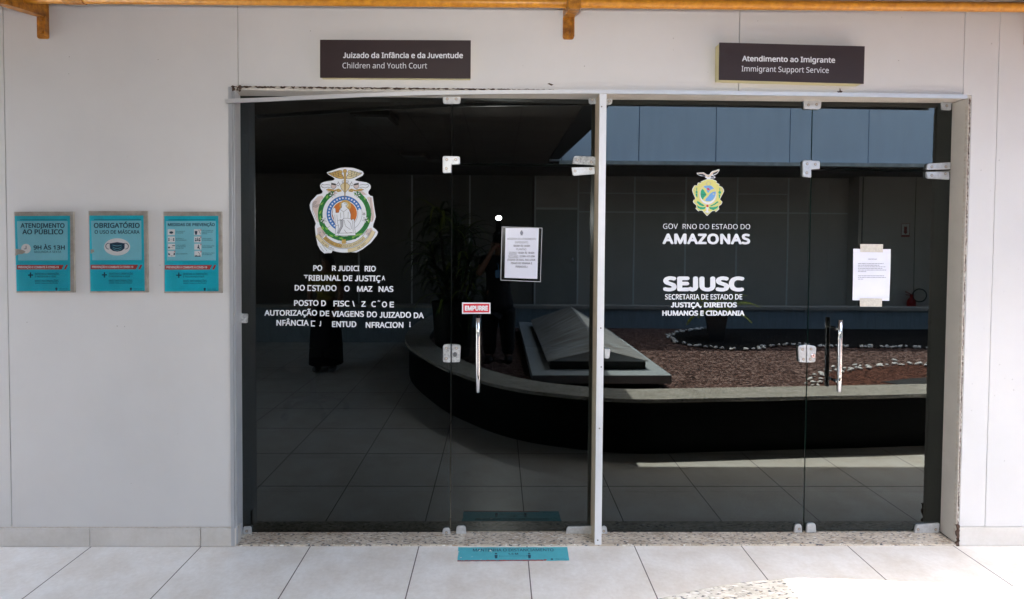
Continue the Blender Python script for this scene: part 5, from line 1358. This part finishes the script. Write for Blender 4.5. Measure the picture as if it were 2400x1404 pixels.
MB().blob((0, -0.055, CAMH+0.232), 0.031, 0.007, 0.024, 20, 12).obj('flash_lamp', 'flash_lamp', cm, smooth=True)
MB().box(-0.012, 0.012, -0.0695, -0.068, CAMH+0.058, CAMH+0.064).obj('name_plate', 'crest_white', cm)
settle(cm, (0, -0.09, CAMH-0.05))
fl = bpy.data.lights.new('flash_light', 'AREA'); fl.shape = 'ELLIPSE'; fl.size = 0.06; fl.size_y = 0.045
fl.energy = 3.4; fl.color = (1.0, 0.97, 0.94); fl.spread = rad(150)
fo_ = bpy.data.objects.new('flash_light', fl); C.objects.link(fo_); fo_.location = (0, -0.046, CAMH+0.232); fo_.rotation_euler = (rad(90), 0, 0)

wm = base_thing('person', 'woman in a yellowish top and long dark skirt, faint in the left glass', 'person')
wx, wy = -2.2, -0.8
J = [(0, 0, 0.86, .12, .10), (0, 0, 1.02, .11, .085), (0, 0, 1.18, .13, .09), (0, 0, 1.28, .05), (0, 0, 1.34, .05), (0, 0.015, 1.43, .07, .085), (0, 0.01, 1.50, .06, .07), (-0.16, 0, 1.22, .05), (-0.20, 0.02, 0.98, .038), (-0.17, 0.12, 0.80, .028), (0.16, 0, 1.22, .05), (0.20, 0.02, 0.98, .038), (0.17, 0.12, 0.80, .028),
     (-0.08, 0, 0.78, .09), (-0.09, 0, 0.45, .06), (-0.09, 0, 0.07, .04), (0.08, 0, 0.78, .09), (0.09, 0, 0.45, .06), (0.09, 0, 0.07, .04), (-0.10, 0.12, 0.04, .032), (0.10, 0.12, 0.04, .032)]
J = [(x+wx, y+wy, *r) for x, y, *r in J]
E = [(0, 1), (1, 2), (2, 3), (3, 4), (4, 5), (5, 6), (2, 7), (7, 8), (8, 9), (2, 10), (10, 11), (11, 12), (0, 13), (13, 14), (14, 15), (0, 16), (16, 17), (17, 18), (15, 19), (18, 20)]
for wr, sx_ in ((9, -1), (12, 1)):
    hand_chain(J, E, wr, (wx+sx_*0.15, wy+0.16, 0.76), [((wx+sx_*(0.165-0.017*k), wy+0.19, 0.725), (wx+sx_*(0.16-0.017*k), wy+0.20, 0.69+0.004*k)) for k in range(4)]+[((wx+sx_*0.115, wy+0.18, 0.76), (wx+sx_*0.105, wy+0.205, 0.735))])
skinned('body', J, E, 'skin', wm)
S = [(0, 0, 0.86, .14, .12), (0, 0, 1.02, .125, .10), (0, 0, 1.18, .148, .108), (0, 0, 1.265, .07, .07), (-0.16, 0, 1.215, .062), (-0.19, 0.01, 1.08, .052), (0.16, 0, 1.215, .062), (0.19, 0.01, 1.08, .052)]
skinned('top', [(x+wx, y+wy, *r) for x, y, *r in S], [(0, 1), (1, 2), (2, 3), (2, 4), (4, 5), (2, 6), (6, 7)], 'cloth_yellow', wm)
MB().lathe([(0.215, 0.10), (0.20, 0.4), (0.175, 0.7), (0.145, 0.90)], (wx, wy, 0), 26).obj('skirt', 'cloth_black', wm, smooth=True)
mb = MB().blob((wx, wy-0.015, 1.46), 0.09, 0.10, 0.10, 18, 12); mb.blob((wx, wy-0.06, 1.34), 0.10, 0.05, 0.16, 16, 12); mb.obj('hair', 'hair', wm, smooth=True)
mb = MB(); mb.blob((wx, wy+0.108, 1.415), 0.010, 0.014, 0.016, 8, 6); mb.blob((wx-0.10, wy+0.07, 0.045), 0.045, 0.12, 0.042, 12, 8); mb.blob((wx+0.10, wy+0.07, 0.045), 0.045, 0.12, 0.042, 12, 8); mb.obj('shoes', 'shoe', wm, smooth=True)
settle(wm, (wx, wy, 0))
